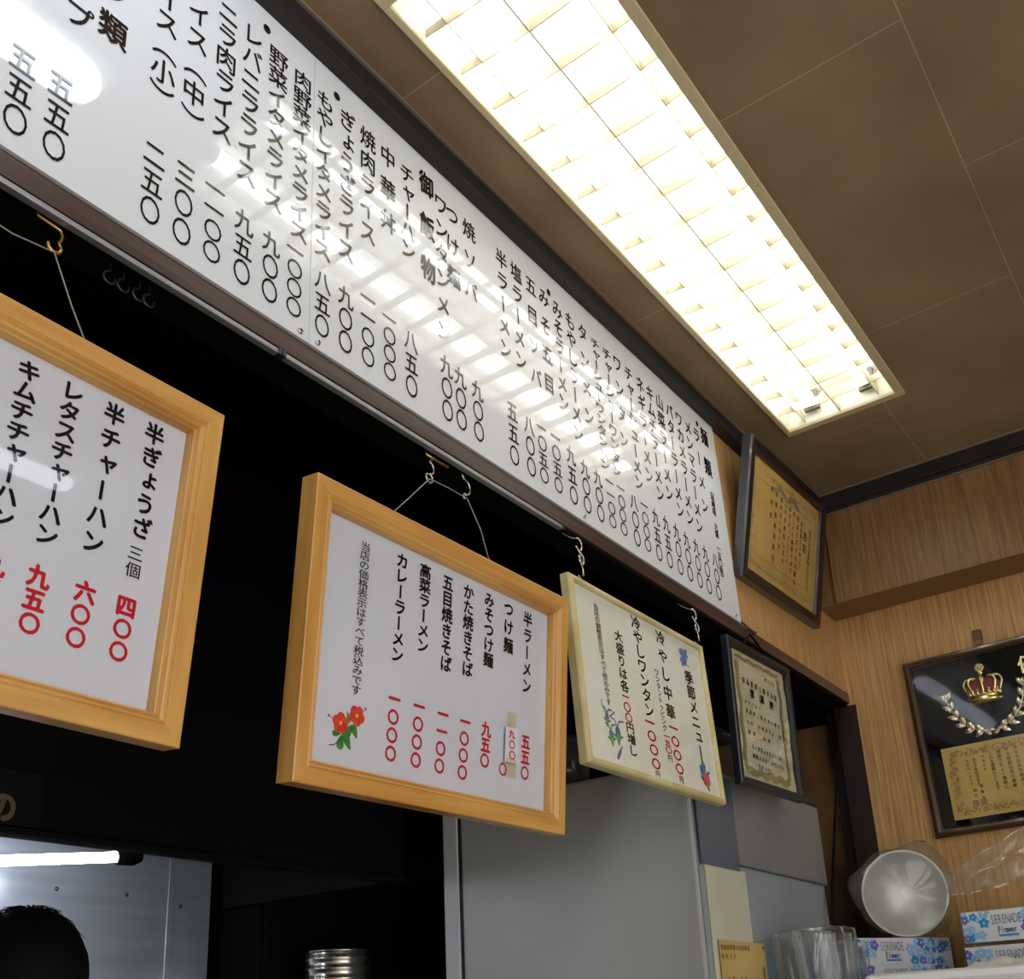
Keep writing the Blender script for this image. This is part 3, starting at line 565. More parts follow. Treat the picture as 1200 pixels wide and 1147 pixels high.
def award_certificate():
    w, h = .5704, .407; t = thing('framed_certificate', 'dark glossy framed parchment certificate leaning out from the wall under the ceiling corner', 'certificate', frame=((2.7348, .9425, 1.3394), (.9997, 0, .0253), (-.0247, -.2091, .9776)))
    b = MB(); b.rectframe(w, h, [(0, -.030), (0, -.006), (.002, .0), (.006, .0015), (.026, -.001), (.031, -.004), (.034, -.003), (.037, -.006), (.039, -.014)], mats=[1, 1, 0, 0, 0, 0, 2, 0]); b.build('frame', [MT['frame_dark'], MT['frame_side'], MT['frame_red']], t)  # grey on the frame sides stands in for the lamp's reflection
    b = MB(); b.box(-w / 2 + .024, w / 2 - .024, -h / 2 + .024, h / 2 - .024, -.020, -.012); z = -.0114; iw, ih = w - .076, h - .076
    ornament(b, iw - .05, ih - .055, .020, 2, z, 260)
    for q in (.022, .052):
        x_, y_ = iw / 2 - q, ih / 2 - q - .003; line(b, [(-x_, -y_), (x_, -y_), (x_, y_), (-x_, y_), (-x_, -y_)], .0022, 2, z)
    for s in (-1, 1): leafp(b, s * .035, ih / 2 - .042, .07, .016, s * .25, 2, z + .0008); leafp(b, s * .075, ih / 2 - .048, .06, .014, -s * .3, 2, z + .0008)
    rows = [('あなたは多年にわたり', .185, .075, .185, -.10, 0.0218, 0.030), ('表彰', .150, .050, .150, .012, 0.0333, 0.030), ('食品衛生の向上に', .118, .080, .118, -.055, 0.0179, 0.030), ('努められその功績は', .088, .085, .088, -.110, 0.0205, 0.030), ('まことに顕著であり', .056, .09, .056, -.085, 0.0179, 0.030), ('ますよってここに', .026, .095, .026, -.065, 0.0179, 0.030), ('これを表彰します', -.006, .10, -.006, -.075, 0.0179, 0.030), ('昭和五十年十月', -.040, .10, -.040, -.04, 0.0154, 0.030), ('料理飲食業組合', -.075, .105, -.075, -.085, 0.0179, 0.030), ('組合長', -.108, .11, -.108, .03, 0.0166, 0.030)]
    lines_text(b, rows, z); b.poly([(-.082, -.105, z), (-.062, -.105, z), (-.062, -.078, z), (-.082, -.078, z)], 3)
    b.build('certificate_sheet', [MT['parch'], MT['brown_ink'], MT['khaki'], MT['orange_p']], t)
    b = MB(); b.box(-w / 2 + .027, w / 2 - .027, -h / 2 + .027, h / 2 - .027, -.0100, -.0094); b.build('glass_pane', MT['glass'], t)
    b = MB(); b.box(-w / 2 + .006, w / 2 - .006, -h / 2 + .006, h / 2 - .006, -.0235, -.0205); b.build('backing_board', MT['cabinet'], t)
award_certificate()
def licence():
    w, h = .388, .364; t = thing('framed_certificate', 'black framed pale certificate with wavy paper, hanging right of the seasonal menu', 'certificate', frame=((2.4219, .955, .7155), (.9997, 0, .0253), (-.0253, -.0276, .9993)))
    b = MB(); b.rectframe(w, h, [(0, -.018), (0, -.002), (.003, .001), (.015, .001), (.021, -.004), (.0225, -.010)], mats=[0] * 5); b.build('frame', MT['frame_black'], t)
    b = MB(); iw, ih = w - .040, h - .040; z = -.0105      # cockled sheet
    nx, ny = 24, 24; wv = lambda i, j: .0012 * math.sin(i * .9 + j * .35) + .0010 * math.sin(j * 1.1)
    vs = [(-iw / 2 + iw * i / nx, -ih / 2 + ih * j / ny, z - .0024 + wv(i, j)) for j in range(ny + 1) for i in range(nx + 1)]
    b.add(vs, [(j * (nx + 1) + i, j * (nx + 1) + i + 1, (j + 1) * (nx + 1) + i + 1, (j + 1) * (nx + 1) + i) for j in range(ny) for i in range(nx)], 0, True)
    for s in (-1, 1): line(b, [(s * (.130 + .004 * math.sin(k * 1.3)), -.135 + .27 * k / 14) for k in range(15)], .015, 2, z + .0004)
    line(b, [(-.13 + .26 * k / 14, -.140 + .006 * math.sin(k * 1.9)) for k in range(15)], .019, 2, z + .0004); line(b, [(-.13 + .26 * k / 14, .146 + .003 * math.sin(k * 1.9)) for k in range(15)], .008, 2, z + .0004)
    rows = [('第二〇号', .04, .118, .09, .115, .012, .02), ('食品営業に関する証', -.10, .088, .095, .080, .016, .03), ('営業許', -.055, .062, .065, .055, .024, .05), ('次のとおり', -.10, .034, -.02, .030, .011, .02), ('営業所　所在地の表示', -.10, .010, .095, .004, .012, .03), ('氏名　中華料理店一般', -.10, -.018, .095, -.024, .011, .02), ('種類　飲食', -.10, -.043, .02, -.046, .011, .02), ('右の営業を許可します但し', -.085, -.078, .10, -.084, .012, .03), ('期限は次のとおりとする', -.085, -.100, .09, -.106, .012, .03), ('令和元年', -.06, -.122, .0, -.124, .011, .02)]
    lines_text(b, rows, z + .0012)
    b.build('certificate_sheet', [MT['parch_pale'], MT['black_ink'], MT['khaki']], t)
    b = MB(); b.box(-w / 2 + .020, w / 2 - .020, -h / 2 + .020, h / 2 - .020, -.0070, -.0064); b.build('glass_pane', MT['glass'], t)
    b = MB(); b.box(-w / 2 + .006, w / 2 - .006, -h / 2 + .006, h / 2 - .006, -.0195, -.0170); b.build('backing_board', MT['cabinet'], t)
    inv = t.matrix_world.inverted(); b = MB(); b.tube([inv @ W(*p) / S for p in ((2.335, .966, .884), (2.40, .975, .935), (2.452, .985, .965), (2.475, .985, .958), (2.52, .972, .915), (2.535, .968, .886))], .003, 6); b.build('cord', MT['rubber'], t)
licence()
b = MB(); b.tube([(2.46, 1.009, 1.012), (2.455, .972, .965)], .003, 8); b.lathe([(0, .002), (.006, .001), (.006, -.001), (0, -.002)], (2.455, .972, .965), (0, -1, -1), 10)
tag(b.build('wall_nail', MT['frame_black'], org=(2.46, 1.009, 1.012)), 'dark nail in the wood wall holding the cord of the black framed certificate', 'nail')

def trophy_frame():
    w, h = .9268, .5450; t = thing('award_frame', 'black velvet award frame with gold crown and laurel, on the right wood wall', 'award', frame=((3.2330, .3500, .7745), (0, -1, .0109), (-.0275, .0109, .9996)))
    b = MB(); b.rectframe(w, h, [(0, -.022), (0, -.004), (.003, 0), (.010, .001), (.012, -.002), (.0135, -.001), (.0145, -.003), (.022, -.006), (.026, -.016)], mats=[0, 0, 0, 0, 1, 1, 0, 0]); b.build('frame', [MT['frame_brown'], MT['gold_line']], t)
    b = MB(); b.box(-w / 2 + .02, w / 2 - .02, -h / 2 + .02, h / 2 - .02, -.0215, -.016); b.build('velvet_panel', MT['velvet'], t)
    b = MB(); b.box(-.402, -.02, -.228, -.012, -.0158, -.0142); z = -.0138; cx = -.211
    e = MB(); ornament(e, .382 - .050, .216 - .044, .020, 2, z, 520, 5); b.add([(p.x + cx, p.y - .12, p.z) for p in e.v], e.f, 2)
    rows = [('昭和四十年三月', -.335, -.062, -.335, -.130, .008, .02), ('組合', -.330, -.150, -.330, -.165, .011, .02), ('東京中華料理組合', -.315, -.060, -.315, -.130, .009, .02), ('理事長', -.310, -.140, -.310, -.175, .011, .02), ('平成元年', -.290, -.056, -.290, -.095, .009, .02), ('これを表彰いたします', -.268, -.052, -.266, -.155, .012, .03), ('精励されよく業務に', -.245, -.050, -.243, -.155, .012, .03), ('その技能は他の模範', -.222, -.048, -.220, -.155, .012, .03), ('あなたは永年勤続し', -.198, -.046, -.196, -.155, .012, .03), ('表彰状', -.160, -.06, -.158, -.17, .026, .03), ('殿', -.10, -.15, 0, 0, .02, .03), ('優良従業員', -.06, -.05, -.06, -.16, .018, .03)]
    lines_text(b, rows, z)
    for x in (-.334, -.312): b.poly([(x - .009, -.196, z), (x + .009, -.196, z), (x + .009, -.178, z), (x - .009, -.178, z)], 2)
    b.build('gold_certificate', [MT['gold_paper'], MT['brown_ink'], MT['rust_p']], t)
    # crown: cap, band, arches, jewelled orb
    c0 = Vector((-.247, .132, -.012)); k = MB(); v = MB()
    R = .034
    k.lathe([(.030, -.026), (.0335, -.024), (.034, -.018), (.031, -.016), (.0325, -.012), (.036, -.008)], c0, (0, 1, 0), 24)
    for i in range(12):
        a = math.pi * 2 * i / 12; k.ball(c0 + Vector((.0345 * math.cos(a), -.021, .0345 * math.sin(a) * .5)), .0032, 5)
    for i in range(9):
        a = math.pi * i / 8; q = c0 + Vector((-.034 * math.cos(a), -.004, .017 * math.sin(a))); k.ball(q, .0055, 5, sc=(1, 1.4, .8)); k.ball(q + Vector((0, .010, 0)), .0032, 5)
    for a in (0, .8, 1.57, 2.35, 3.14):
        d = Vector((-math.cos(a), 0, math.sin(a) * .5)); path = []
        for j in range(10):
            u = j / 9; path.append(c0 + d * (.033 + .016 * math.sin(u * math.pi * .75) - .046 * max(0, u - .35) ** 1.2) + Vector((0, -.006 + .046 * math.sin(u * math.pi * .62), 0)))
        k.tube(path, .0030, 6)
    for p, s in ((c0, 1),): v.ball(c0 + Vector((0, .012, .0)), .033, 10, sc=(1.25, .8, .42))
    top = c0 + Vector((0, .046, .006)); k.ball(top + Vector((0, .004, 0)), .0065, 8); k.ball(top + Vector((0, -.012, .004)), .0055, 8, sc=(1, 2.2, 1))
    for i in range(10): a = math.pi * 2 * i / 10; k.ball(top + Vector((.008 * math.cos(a), .018 + .008 * math.sin(a), 0)), .0045, 5)
    k.ball(top + Vector((0, .018, .003)), .005, 6)
    for m in (k, v):                     # set flat against the velvet
        for p in m.v: p.x = c0.x + (p.x - c0.x) * 1.22; p.y = c0.y + (p.y - c0.y) * 1.18; p.z = -.0155 + max(0, (p.z + .0155)) * .75
    ck = k.build('crown', MT['gold'], t); v.build('crown_velvet', MT['red_velvet'], ck)
    k = MB()                             # laurel: two sprigs of leaves meeting in a bow
    def leaf3(p, a, L):
        d = Vector((math.cos(a), math.sin(a), 0)); nrm = Vector((-d.y, d.x, 0)); vs = []
        for i in range(6):
            u = i / 5; wd = .0070 * math.sin(math.pi * min(1, u * .92 + .06)); c = p + d * L * u + Vector((0, 0, .004 * math.sin(math.pi * u))); vs += [c - nrm * wd, c + Vector((0, 0, .0026 * math.sin(math.pi * u))), c + nrm * wd]
        fs = []
        for i in range(5): fs += [(3 * i, 3 * i + 3, 3 * i + 4, 3 * i + 1), (3 * i + 1, 3 * i + 4, 3 * i + 5, 3 * i + 2)]
        k.add(vs, fs, 0, True)
    for sgn in (-1, 1):
        pts = []
        for i in range(12):
            u = i / 11; x = .010 + .098 * math.sin(u * 1.45); y = .016 + .118 * (1 - math.cos(u * 1.5)); pts.append(Vector((-.248 + sgn * x, y + .003, -.0125)))
        k.tube(pts, .0022, 6)
        for i, p in enumerate(pts[1:]):
            d = pts[i + 1] - pts[i]; a = math.atan2(d.y, d.x)
            if i % 2 == 0 or i > 9:
                for o in (.62, -.62): leaf3(p, a + o, .031)
            if i == 10: leaf3(p, a, .026)
            k.ball(p + Vector((sgn * .004, -.004, .003)), .0032, 5)
    for dx, dy in ((-.014, .012), (.014, .012), (0, .017), (-.022, .018), (.022, .018), (-.009, .006), (.010, .006)): k.ball((-.248 + dx, dy, -.010), .0065, 6, sc=(1.3, .8, .7))
    k.build('laurel', MT['silver_gold'], t)
    for ch, a in (('優', -.115), ('賞', .0)): b = MB(); b.text(ch, a, .188, a, .188, .055, .055, flat(-.0125), .03, 0, False); b.build('gold_lettering', MT['gold'], t)
    b = MB(); b.box(-w / 2 + .020, w / 2 - .020, -h / 2 + .020, h / 2 - .020, -.0022, -.0016); b.build('glass_pane', MT['glass'], t)
trophy_frame()
t = thing('wall_hook', 'brown square wall hook above the black velvet award frame', 'hook', (3.256, .588, 1.075))
b = MB(); b.box(3.248, 3.258, .575, .601, 1.068, 1.103); b.build('plate', MT['stain'], t, (3.256, .588, 1.075), .003)
b = MB(); b.box(3.243, 3.250, .579, .597, 1.052, 1.069); b.build('clip', MT['wood_dark'], t, (3.256, .588, 1.075), .002)

# ---------------------------------------------------------------- kitchen
t = thing('range_hood', 'large black kitchen hood with a lit bare tube, over the steel splashback', 'range hood', (.4, 2.2, .4))
b = MB(); b.box(XB + .02, 2.12, 1.90, 1.93, .398, 1.50); b.box(2.06, 2.09, 1.93, 2.58, .398, 1.50); b.box(XB + .02, 2.09, 1.93, 2.58, 1.45, 1.50); b.box(XB + .02, XB + .06, 1.93, 2.58, .398, 1.45)
b.build('canopy', MT['black'], t, (.4, 2.2, .4), .004)
b = MB(); b.box(XB + .02, 2.12, 1.885, 1.90, .398, .412); b.build('lip', MT['black'], t, (.4, 2.2, .4), .003)
b = MB(); b.box(XB + .06, 2.06, 1.94, 2.57, .53, .545); b.build('inner_baffle', MT['dark_metal'], t, (.4, 2.2, .4))
hg = (.4, 2.2, .4)
def TP(y): u = (2.3 - y) / .06; return (1.522 + .270 * u, y, .4615 + .0286 * u)   # line of the hood tube, running slightly towards the back on the left
b = MB(); b.tube([TP(2.5), TP(2.3)], .0125, 14); b.build('fluorescent_tube', MT['hood_tube'], t, hg)
b = MB(); b.tube([TP(2.302), TP(2.293), TP(2.2885)], [.020, .023, .014], 16); b.build('tube_cap', MT['rubber'], t, hg)
b = MB(); b.box(1.50, 1.52, 2.29, 2.31, .475, .531); b.build('tube_bracket', MT['dark_metal'], t, hg)
t = thing('steel_splashback', 'bright steel splashback sheet under the black kitchen hood', 'splashback', (.9, 2.6, FZ))
b = MB(); b.box(XB + .02, 1.90, 2.60, 2.605, -.015, .66); b.box(1.885, 1.905, 2.597, 2.60, -.015, .66); b.box(1.905, 2.035, 2.60, 2.605, -.015, .66); b.build('sheet', MT['steel'], t, (.9, 2.6, FZ), .001)
for x, z in ((1.54, .42), (1.75, .42), (1.93, .40), (1.2, .36)):
    b = MB(); b.lathe([(0, .004), (.004, .003), (.006, 0)], (x, 2.6, z), (0, -1, 0), 10); b.build('rivet', MT['dark_metal'], t, (.9, 2.6, FZ))
b = MB(); b.box(XB + .02, 2.09, 2.10, 2.60, -.72, -.02); o = b.build('kitchen_counter', MT['black'], org=(.1, 2.3, -.72), bev=.004); tag(o, 'dark kitchen counter below the steel splashback', 'counter')
o.scale.z = 1.0
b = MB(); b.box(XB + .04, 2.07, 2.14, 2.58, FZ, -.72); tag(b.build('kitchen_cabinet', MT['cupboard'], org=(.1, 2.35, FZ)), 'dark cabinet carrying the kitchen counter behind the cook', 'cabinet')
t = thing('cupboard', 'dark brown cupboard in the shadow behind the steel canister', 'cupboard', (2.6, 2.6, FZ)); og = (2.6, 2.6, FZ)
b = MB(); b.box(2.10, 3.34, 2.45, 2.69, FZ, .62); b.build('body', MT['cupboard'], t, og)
for x0, x1 in ((2.11, 2.71), (2.72, 3.33)):
    b = MB(); b.box(x0, x1, 2.435, 2.45, -1.6, .60); d = b.build('door', MT['cupboard'], t, og, .003); kx = x1 - .03 if x0 < 2.5 else x0 + .03
    b = MB(); b.ball((kx, 2.428, .1), .008, 6); b.build('knob', MT['dark_metal'], d, (0, 0, 0)); bpy.data.objects[-1 if False else 'knob' if 'knob' in bpy.data.objects else 0]
for o in [o for o in bpy.data.objects if o.name.startswith('knob')]: o.location = -Vector(og) * S
b = MB(); b.box(2.10, 3.30, 2.12, 2.434, -.06, -.02); b.box(2.12, 2.15, 2.14, 2.42, FZ, -.06); b.box(3.25, 3.28, 2.14, 2.42, FZ, -.06); tag(b.build('side_table', MT['cupboard'], org=(2.7, 2.28, FZ)), 'dark narrow side table under the ribbed steel canister', 'table')
t = thing('steel_canister', 'ribbed stainless canister standing in the dark below the hibiscus menu', 'canister', (2.22, 2.25, -.02)); og = (2.22, 2.25, -.02); r = .0915
prof = [(0, 0), (r, 0)]
for i in range(9): z = .02 + i * .028; prof += [(r, z), (r * 1.035, z + .006), (r * 1.035, z + .010), (r, z + .016)]
prof += [(r, .266), (r * .99, .27)]
b = MB(); b.lathe(prof, og, (0, 0, 1), 40); b.build('body', MT['pot'], t, og)
b = MB(); b.lathe([(r * .99, .268), (r * 1.02, .270), (r * 1.02, .276), (r * .8, .279), (0, .280)], og, (0, 0, 1), 40); b.build('lid', MT['pot'], t, og)
t = thing('menu_plaque', 'small dark plaque with a tan brush mark on the kitchen hood front, left edge', 'plaque', (.88, 1.885, .42))
og = (.88, 1.885, .42); b = MB(); b.box(.80, 1.075, 1.886, 1.8985, .414, .52); b.build('plate', MT['plaque'], t, og, .002)
b = MB(); Pq = lambda a, c: (a, 1.8855, c); b.text('の', .995, .446, 0, 0, .055, .062, Pq, .06, 0); b.build('lettering', MT['tan_p'], t, og)

# cook: only the crown of the head shows above the frame edge
def cook():
    og = (1.03, 1.82, FZ); t = thing('person', 'person with short black hair standing at the stove, seen from behind under the hood tube', 'person', og)
    J = [(0, 0, 1.18), (0, 0, 1.45), (0, 0, 1.62), (0, 0, 1.70), (-.0, 0, 1.84), (.0, .01, 1.93), (-.22, 0, 1.58), (-.27, .06, 1.28), (-.20, .24, 1.18), (.22, 0, 1.58), (.27, .06, 1.28), (.20, .24, 1.18), (-.11, 0, 1.08), (-.12, .01, .60), (-.12, -.02, .12), (-.12, .12, .05), (.11, 0, 1.08), (.12, .01, .60), (.12, -.02, .12), (.12, .12, .05)]
    J = [(x, y, z * .985) for x, y, z in J]
    E = [(0, 1), (1, 2), (2, 3), (3, 4), (4, 5), (2, 6), (6, 7), (7, 8), (2, 9), (9, 10), (10, 11), (0, 12), (12, 13), (13, 14), (14, 15), (0, 16), (16, 17), (17, 18), (18, 19)]
    Rr = [.17, .18, .13, .065, .098, .075, .075, .055, .042, .075, .055, .042, .11, .08, .055, .045, .11, .08, .055, .045]
    me = bpy.data.meshes.new('body'); me.from_pydata([Vector(j) * S for j in J], E, []); o = bpy.data.objects.new('body', me); COL.objects.link(o); o.parent = t
    o.modifiers.new('skin', 'SKIN'); sk = me.skin_vertices[0].data
    for i, r in enumerate(Rr): sk[i].radius = (r * S, r * S * (.8 if i < 3 else 1)); sk[i].use_root = i == 0
    o.modifiers.new('sub', 'SUBSURF').render_levels = 2; me.materials.append(MT['white_coat'])
    b = MB(); b.ball((0, -.005, .15 - FZ - .012), .114, 20, 0, (.90, 1.0, 1.04)); rnd = random.Random(2)
    for p in b.v: p += Vector((rnd.uniform(-1, 1), rnd.uniform(-1, 1), rnd.uniform(-1, 1))) * .0012
    h = b.build('hair', MT['hair'], t)
    b = MB(); c = Vector((0, .0, .15 - FZ - .01))
    for i in range(420):
        th = rnd.uniform(.05, 1.9); ph = rnd.uniform(0, 6.283); d = Vector((math.sin(th) * math.cos(ph) * .86, math.sin(th) * math.sin(ph), math.cos(th) * 1.05)); q = c + d * .110
        tn = Vector((math.cos(th) * math.cos(ph), math.cos(th) * math.sin(ph), -math.sin(th))); b.tube([q, q + d * .004 + tn * .015, q + d * rnd.uniform(-.002, .005) + tn * .034], [.0016, .0012, .0003], 3, caps=False)
    b.build('hair_strands', MT['hair'], h)
    b = MB(); cc = Vector((0, .085, .09 - FZ)); b.ball(cc + Vector((0, .0, 0)), .014, 6, sc=(.7, 1.1, 1.3)); b.build('nose', MT['skin'], t)
    for s in (-1, 1):
        b = MB(); b.ball((s * .088, .0, .10 - FZ), .02, 6, sc=(.4, .8, 1.3)); b.build('ear', MT['skin'], t)
cook()

# refrigerator whose plain side faces the dining room
t = thing('refrigerator', 'tall grey refrigerator whose wide plain side shows below the hanging menus', 'refrigerator', (2.55, 1.4, FZ)); og = (2.55, 1.4, FZ)
b = MB(); b.box(2.163, 2.95, 1.062, 1.742, FZ + .03, .592); b.build('body', MT['fridge'], t, og, .008)
b = MB(); b.box(2.168, 2.945, 1.058, 1.062, FZ + .05, .585); b.build('front_skin', MT['fridge_front'], t, og)
b = MB(); b.box(2.167, 2.94, 1.742, 1.752, FZ + .03, .585); b.build('gasket', MT['gasket'], t, og)
b = MB(); b.box(2.163, 2.95, 1.752, 1.802, FZ + .03, .588); b.build('door', MT['post'], t, og, .004)
b = MB(); b.box(2.60, 2.95, 1.05, 1.75, .593, .612); b.build('top_tray', MT['dark_metal'], t, og, .003)
b = MB(); b.box(2.20, 2.9, 1.10, 1.75, FZ, FZ + .03); b.build('plinth', MT['gasket'], t, og)
# things taped to the refrigerator's narrow face
b = MB(); b.box(2.190, 2.405, 1.0535, 1.0575, -.5, .352); tag(b.build('plywood_strip', MT['ply'], org=(2.3, 1.0555, -.5), bev=.001), 'pale olive plywood strip on the refrigerator front above the old paper note', 'board')
b = MB(); b.box(2.372, 2.953, 1.0505, 1.0525, .362, .585)
for i in range(3): b.box(2.372, 2.953, 1.0498, 1.0504, .362 + .0 + i * .0, .366)
tag(b.build('vinyl_sheet', MT['vinyl'], org=(2.66, 1.0515, .362)), 'wide grey vinyl sheet taped over the upper refrigerator front, behind the black framed certificate', 'sheet')
b = MB(); b.box(2.166, 2.37, 1.0505, 1.0525, .349, .575); b.box(2.166, 2.19, 1.0492, 1.0504, .349, .575); tag(b.build('vinyl_sheet', MT['vinyl_blue'], org=(2.27, 1.0515, .349)), 'bluish grey vinyl strip taped beside the edge of the refrigerator, above the pale plywood', 'sheet')
t = thing('paper_note', 'old yellowed printed note at the bottom on the pale plywood strip', 'note', (2.33, 1.052, -.06)); og = (2.33, 1.052, -.06)
b = MB(); b.box(2.208, 2.455, 1.0485, 1.0500, -.12, .184); Pn = lambda a, c: (a, 1.0482, c)
b.text('取扱説明書の注意事項', 2.22, .168, 2.36, .170, .013, .013, Pn, .02, 1, False); b.text('使用方法', 2.22, .148, 2.28, .149, .012, .012, Pn, .02, 1, False)
for i in range(6): b.text('注意して使うこと', 2.24, .10 - i * .022, 2.40, .10 - i * .022, .012, .012, Pn, .02, 1, False)
b.add([(2.36, 1.0482, .02), (2.44, 1.0482, .02), (2.44, 1.0482, .13), (2.43, 1.0482, .13), (2.43, 1.0482, .03), (2.36, 1.0482, .03)], [(0, 1, 2, 3, 4, 5)], 1)
b.build('sheet', [MT['note'], MT['brown_ink']], t, og)
b = MB(); b.lathe([(0, .003), (.003, .002), (.004, 0)], (2.445, 1.0485, .174), (0, -1, 0), 10); b.build('pin', MT['dark_metal'], t, og)

def blob(name, c, rad, m, label, cat, seed, amp=.18, n=18, flatz=None):
    rnd = random.Random(seed); b = MB(); b.ball(c, 1, n, 0, rad); ph = [(Vector((rnd.uniform(-1, 1), rnd.uniform(-1, 1), rnd.uniform(-1, 1))) * rnd.uniform(6, 16), rnd.uniform(0, 6.28)) for _ in range(7)]
    c = Vector(c)
    for p in b.v:
        d = p - c; k = sum(abs(math.sin(q.dot(d) * 3 + a)) for q, a in ph) / 7 - .5; p += d * amp * 2 * k
        if flatz is not None and p.z < flatz: p.z = flatz
    return tag(b.build(name, MT[m], org=(c.x, c.y, flatz if flatz is not None else c.z)), label, cat)
blob('plastic_bag', (2.76, 1.28, .70), (.13, .12, .13), 'film_thin', 'crumpled grey plastic bag on the refrigerator top, behind the black framed certificate', 'bag', 5, flatz=.613)
blob('plastic_bag', (2.26, 1.50, .67), (.08, .10, .09), 'film_thin', 'crumpled plastic bag on the refrigerator top, behind the left edge of the seasonal menu', 'bag', 8, flatz=.593)
b = MB(); b.tube([(3.245, 1.034, .955), (3.14, 1.032, .76), (3.02, 1.030, .53), (2.925, 1.028, .35), (2.86, 1.022, .2), (2.84, 1.012, .0)], [.002, .003, .0045, .005, .005, .005], 8)
tag(b.build('power_cord', MT['rubber'], org=(3.245, 1.034, .955)), 'thin black cord hanging slantwise in front of the dark door jamb', 'cord')

# ---------------------------------------------------------------- cabinet in the right corner and what stands on it
t = thing('corner_cabinet', 'brown cabinet in the right corner carrying the tissue boxes', 'cabinet', (3.0, .6, FZ)); og = (3.0, .6, FZ)
b = MB(); b.box(2.84, 3.252, -.2, .978, FZ, .050); b.build('body', MT['cabinet'], t, og, .003)
b = MB(); b.box(2.82, 3.254, -.21, .980, .050, .066); b.build('top', MT['cabinet'], t, og, .003)
b = MB(); b.box(2.30, 2.80, .86, 1.040, FZ, -.060); tag(b.build('counter_shelf', MT['cabinet'], org=(2.55, .95, FZ), bev=.003), 'brown narrow shelf unit under the film-wrapped clear jugs', 'shelf')
def tissue_box(c, yaw, L, Hh, D, label, face='front'):
    t = thing('tissue_box', label, 'tissue box', c, group='flower printed tissue boxes'); t.rotation_euler.z = yaw
    b = MB(); b.box(-L / 2, L / 2, 0, D, 0, Hh); zz = Hh / .078
    P = lambda a, q: (a, -.0014, q); cnt = [0]; Pp = lambda a, q, k: (a, -.0004 - cnt[0] * .000012 - k * .0000015, q); rnd = random.Random(int(c[0] * 1000 + c[2] * 977))
    def blossom(x, z, r, mi):
        k0 = rnd.random() * 6; cnt[0] += 1
        for k in range(5):
            a = k0 + k * 1.2566; b.poly([Pp(max(-L / 2, min(L / 2, x + (r * .55 + r * .5 * math.cos(q * .6283)) * math.cos(a) - r * .42 * math.sin(q * .6283) * math.sin(a))), max(.001, min(Hh - .001, z + (r * .55 + r * .5 * math.cos(q * .6283)) * math.sin(a) + r * .42 * math.sin(q * .6283) * math.cos(a))), k) for q in range(10)], mi)
        b.poly([Pp(x + r * .2 * math.cos(q), z + r * .2 * math.sin(q), 14) for q in range(6)], 6)
    for rep in range(2):
        for i in range(26):
            x = rnd.uniform(.0, L * .47) if i < 18 else rnd.uniform(-L / 2, -L * .30)
            blossom(x, rnd.uniform(.06, .94) * Hh, rnd.uniform(.008, .016), [5, 3, 4][(i + rep) % 3] if rep else 5)
    b.text('SERENADE', -L * .245, Hh * .70, -L * .025, Hh * .70, .0150, .034, P, .0, 1, False)
    b.text('Flower', -L * .20, Hh * .36, -L * .07, Hh * .36, .0150, .024, P, .015, 2, False)
    b.poly([P(-L * .21, Hh * .13), P(-L * .05, Hh * .13), P(-L * .05, Hh * .20), P(-L * .21, Hh * .20)], 3)
    b.build('carton', [MT['carton'], MT['grey_ink'], MT['navy'], MT['blue1'], MT['blue2'], MT['blue3'], MT['white_p']], t)
    for q in (L / 2, -L / 2 - .0012): b = MB(); b.box(q, q + .0012, .001, D, .001, Hh - .001); b.build('end_flap', MT['carton_blue'], t)
    return t
yA = math.atan2(-.163, .30); LA = .341
tissue_box((3.0, .8795, .0675), yA, LA, .0695, .10, 'flower printed tissue box at the bottom, under the one that carries the bagged bowl')
tissue_box((3.0, .8795, .1375), yA, LA, .0695, .10, 'flower printed tissue box under the bagged steel bowl')
b = MB(); b.box(2.985, 3.20, .40, .735, .0665, .089); tag(b.build('riser_board', MT['cabinet'], org=(3.09, .57, .0665)), 'wooden riser under the two stacked tissue boxes at the right edge', 'board')
tissue_box((3.0, .575, .090), -math.pi / 2, .30, .0775, .13, 'flower printed tissue box, lower of the two at the right edge')
tissue_box((3.0, .571, .1785), -math.pi / 2, .30, .0785, .13, 'flower printed tissue box, upper of the two at the right edge')

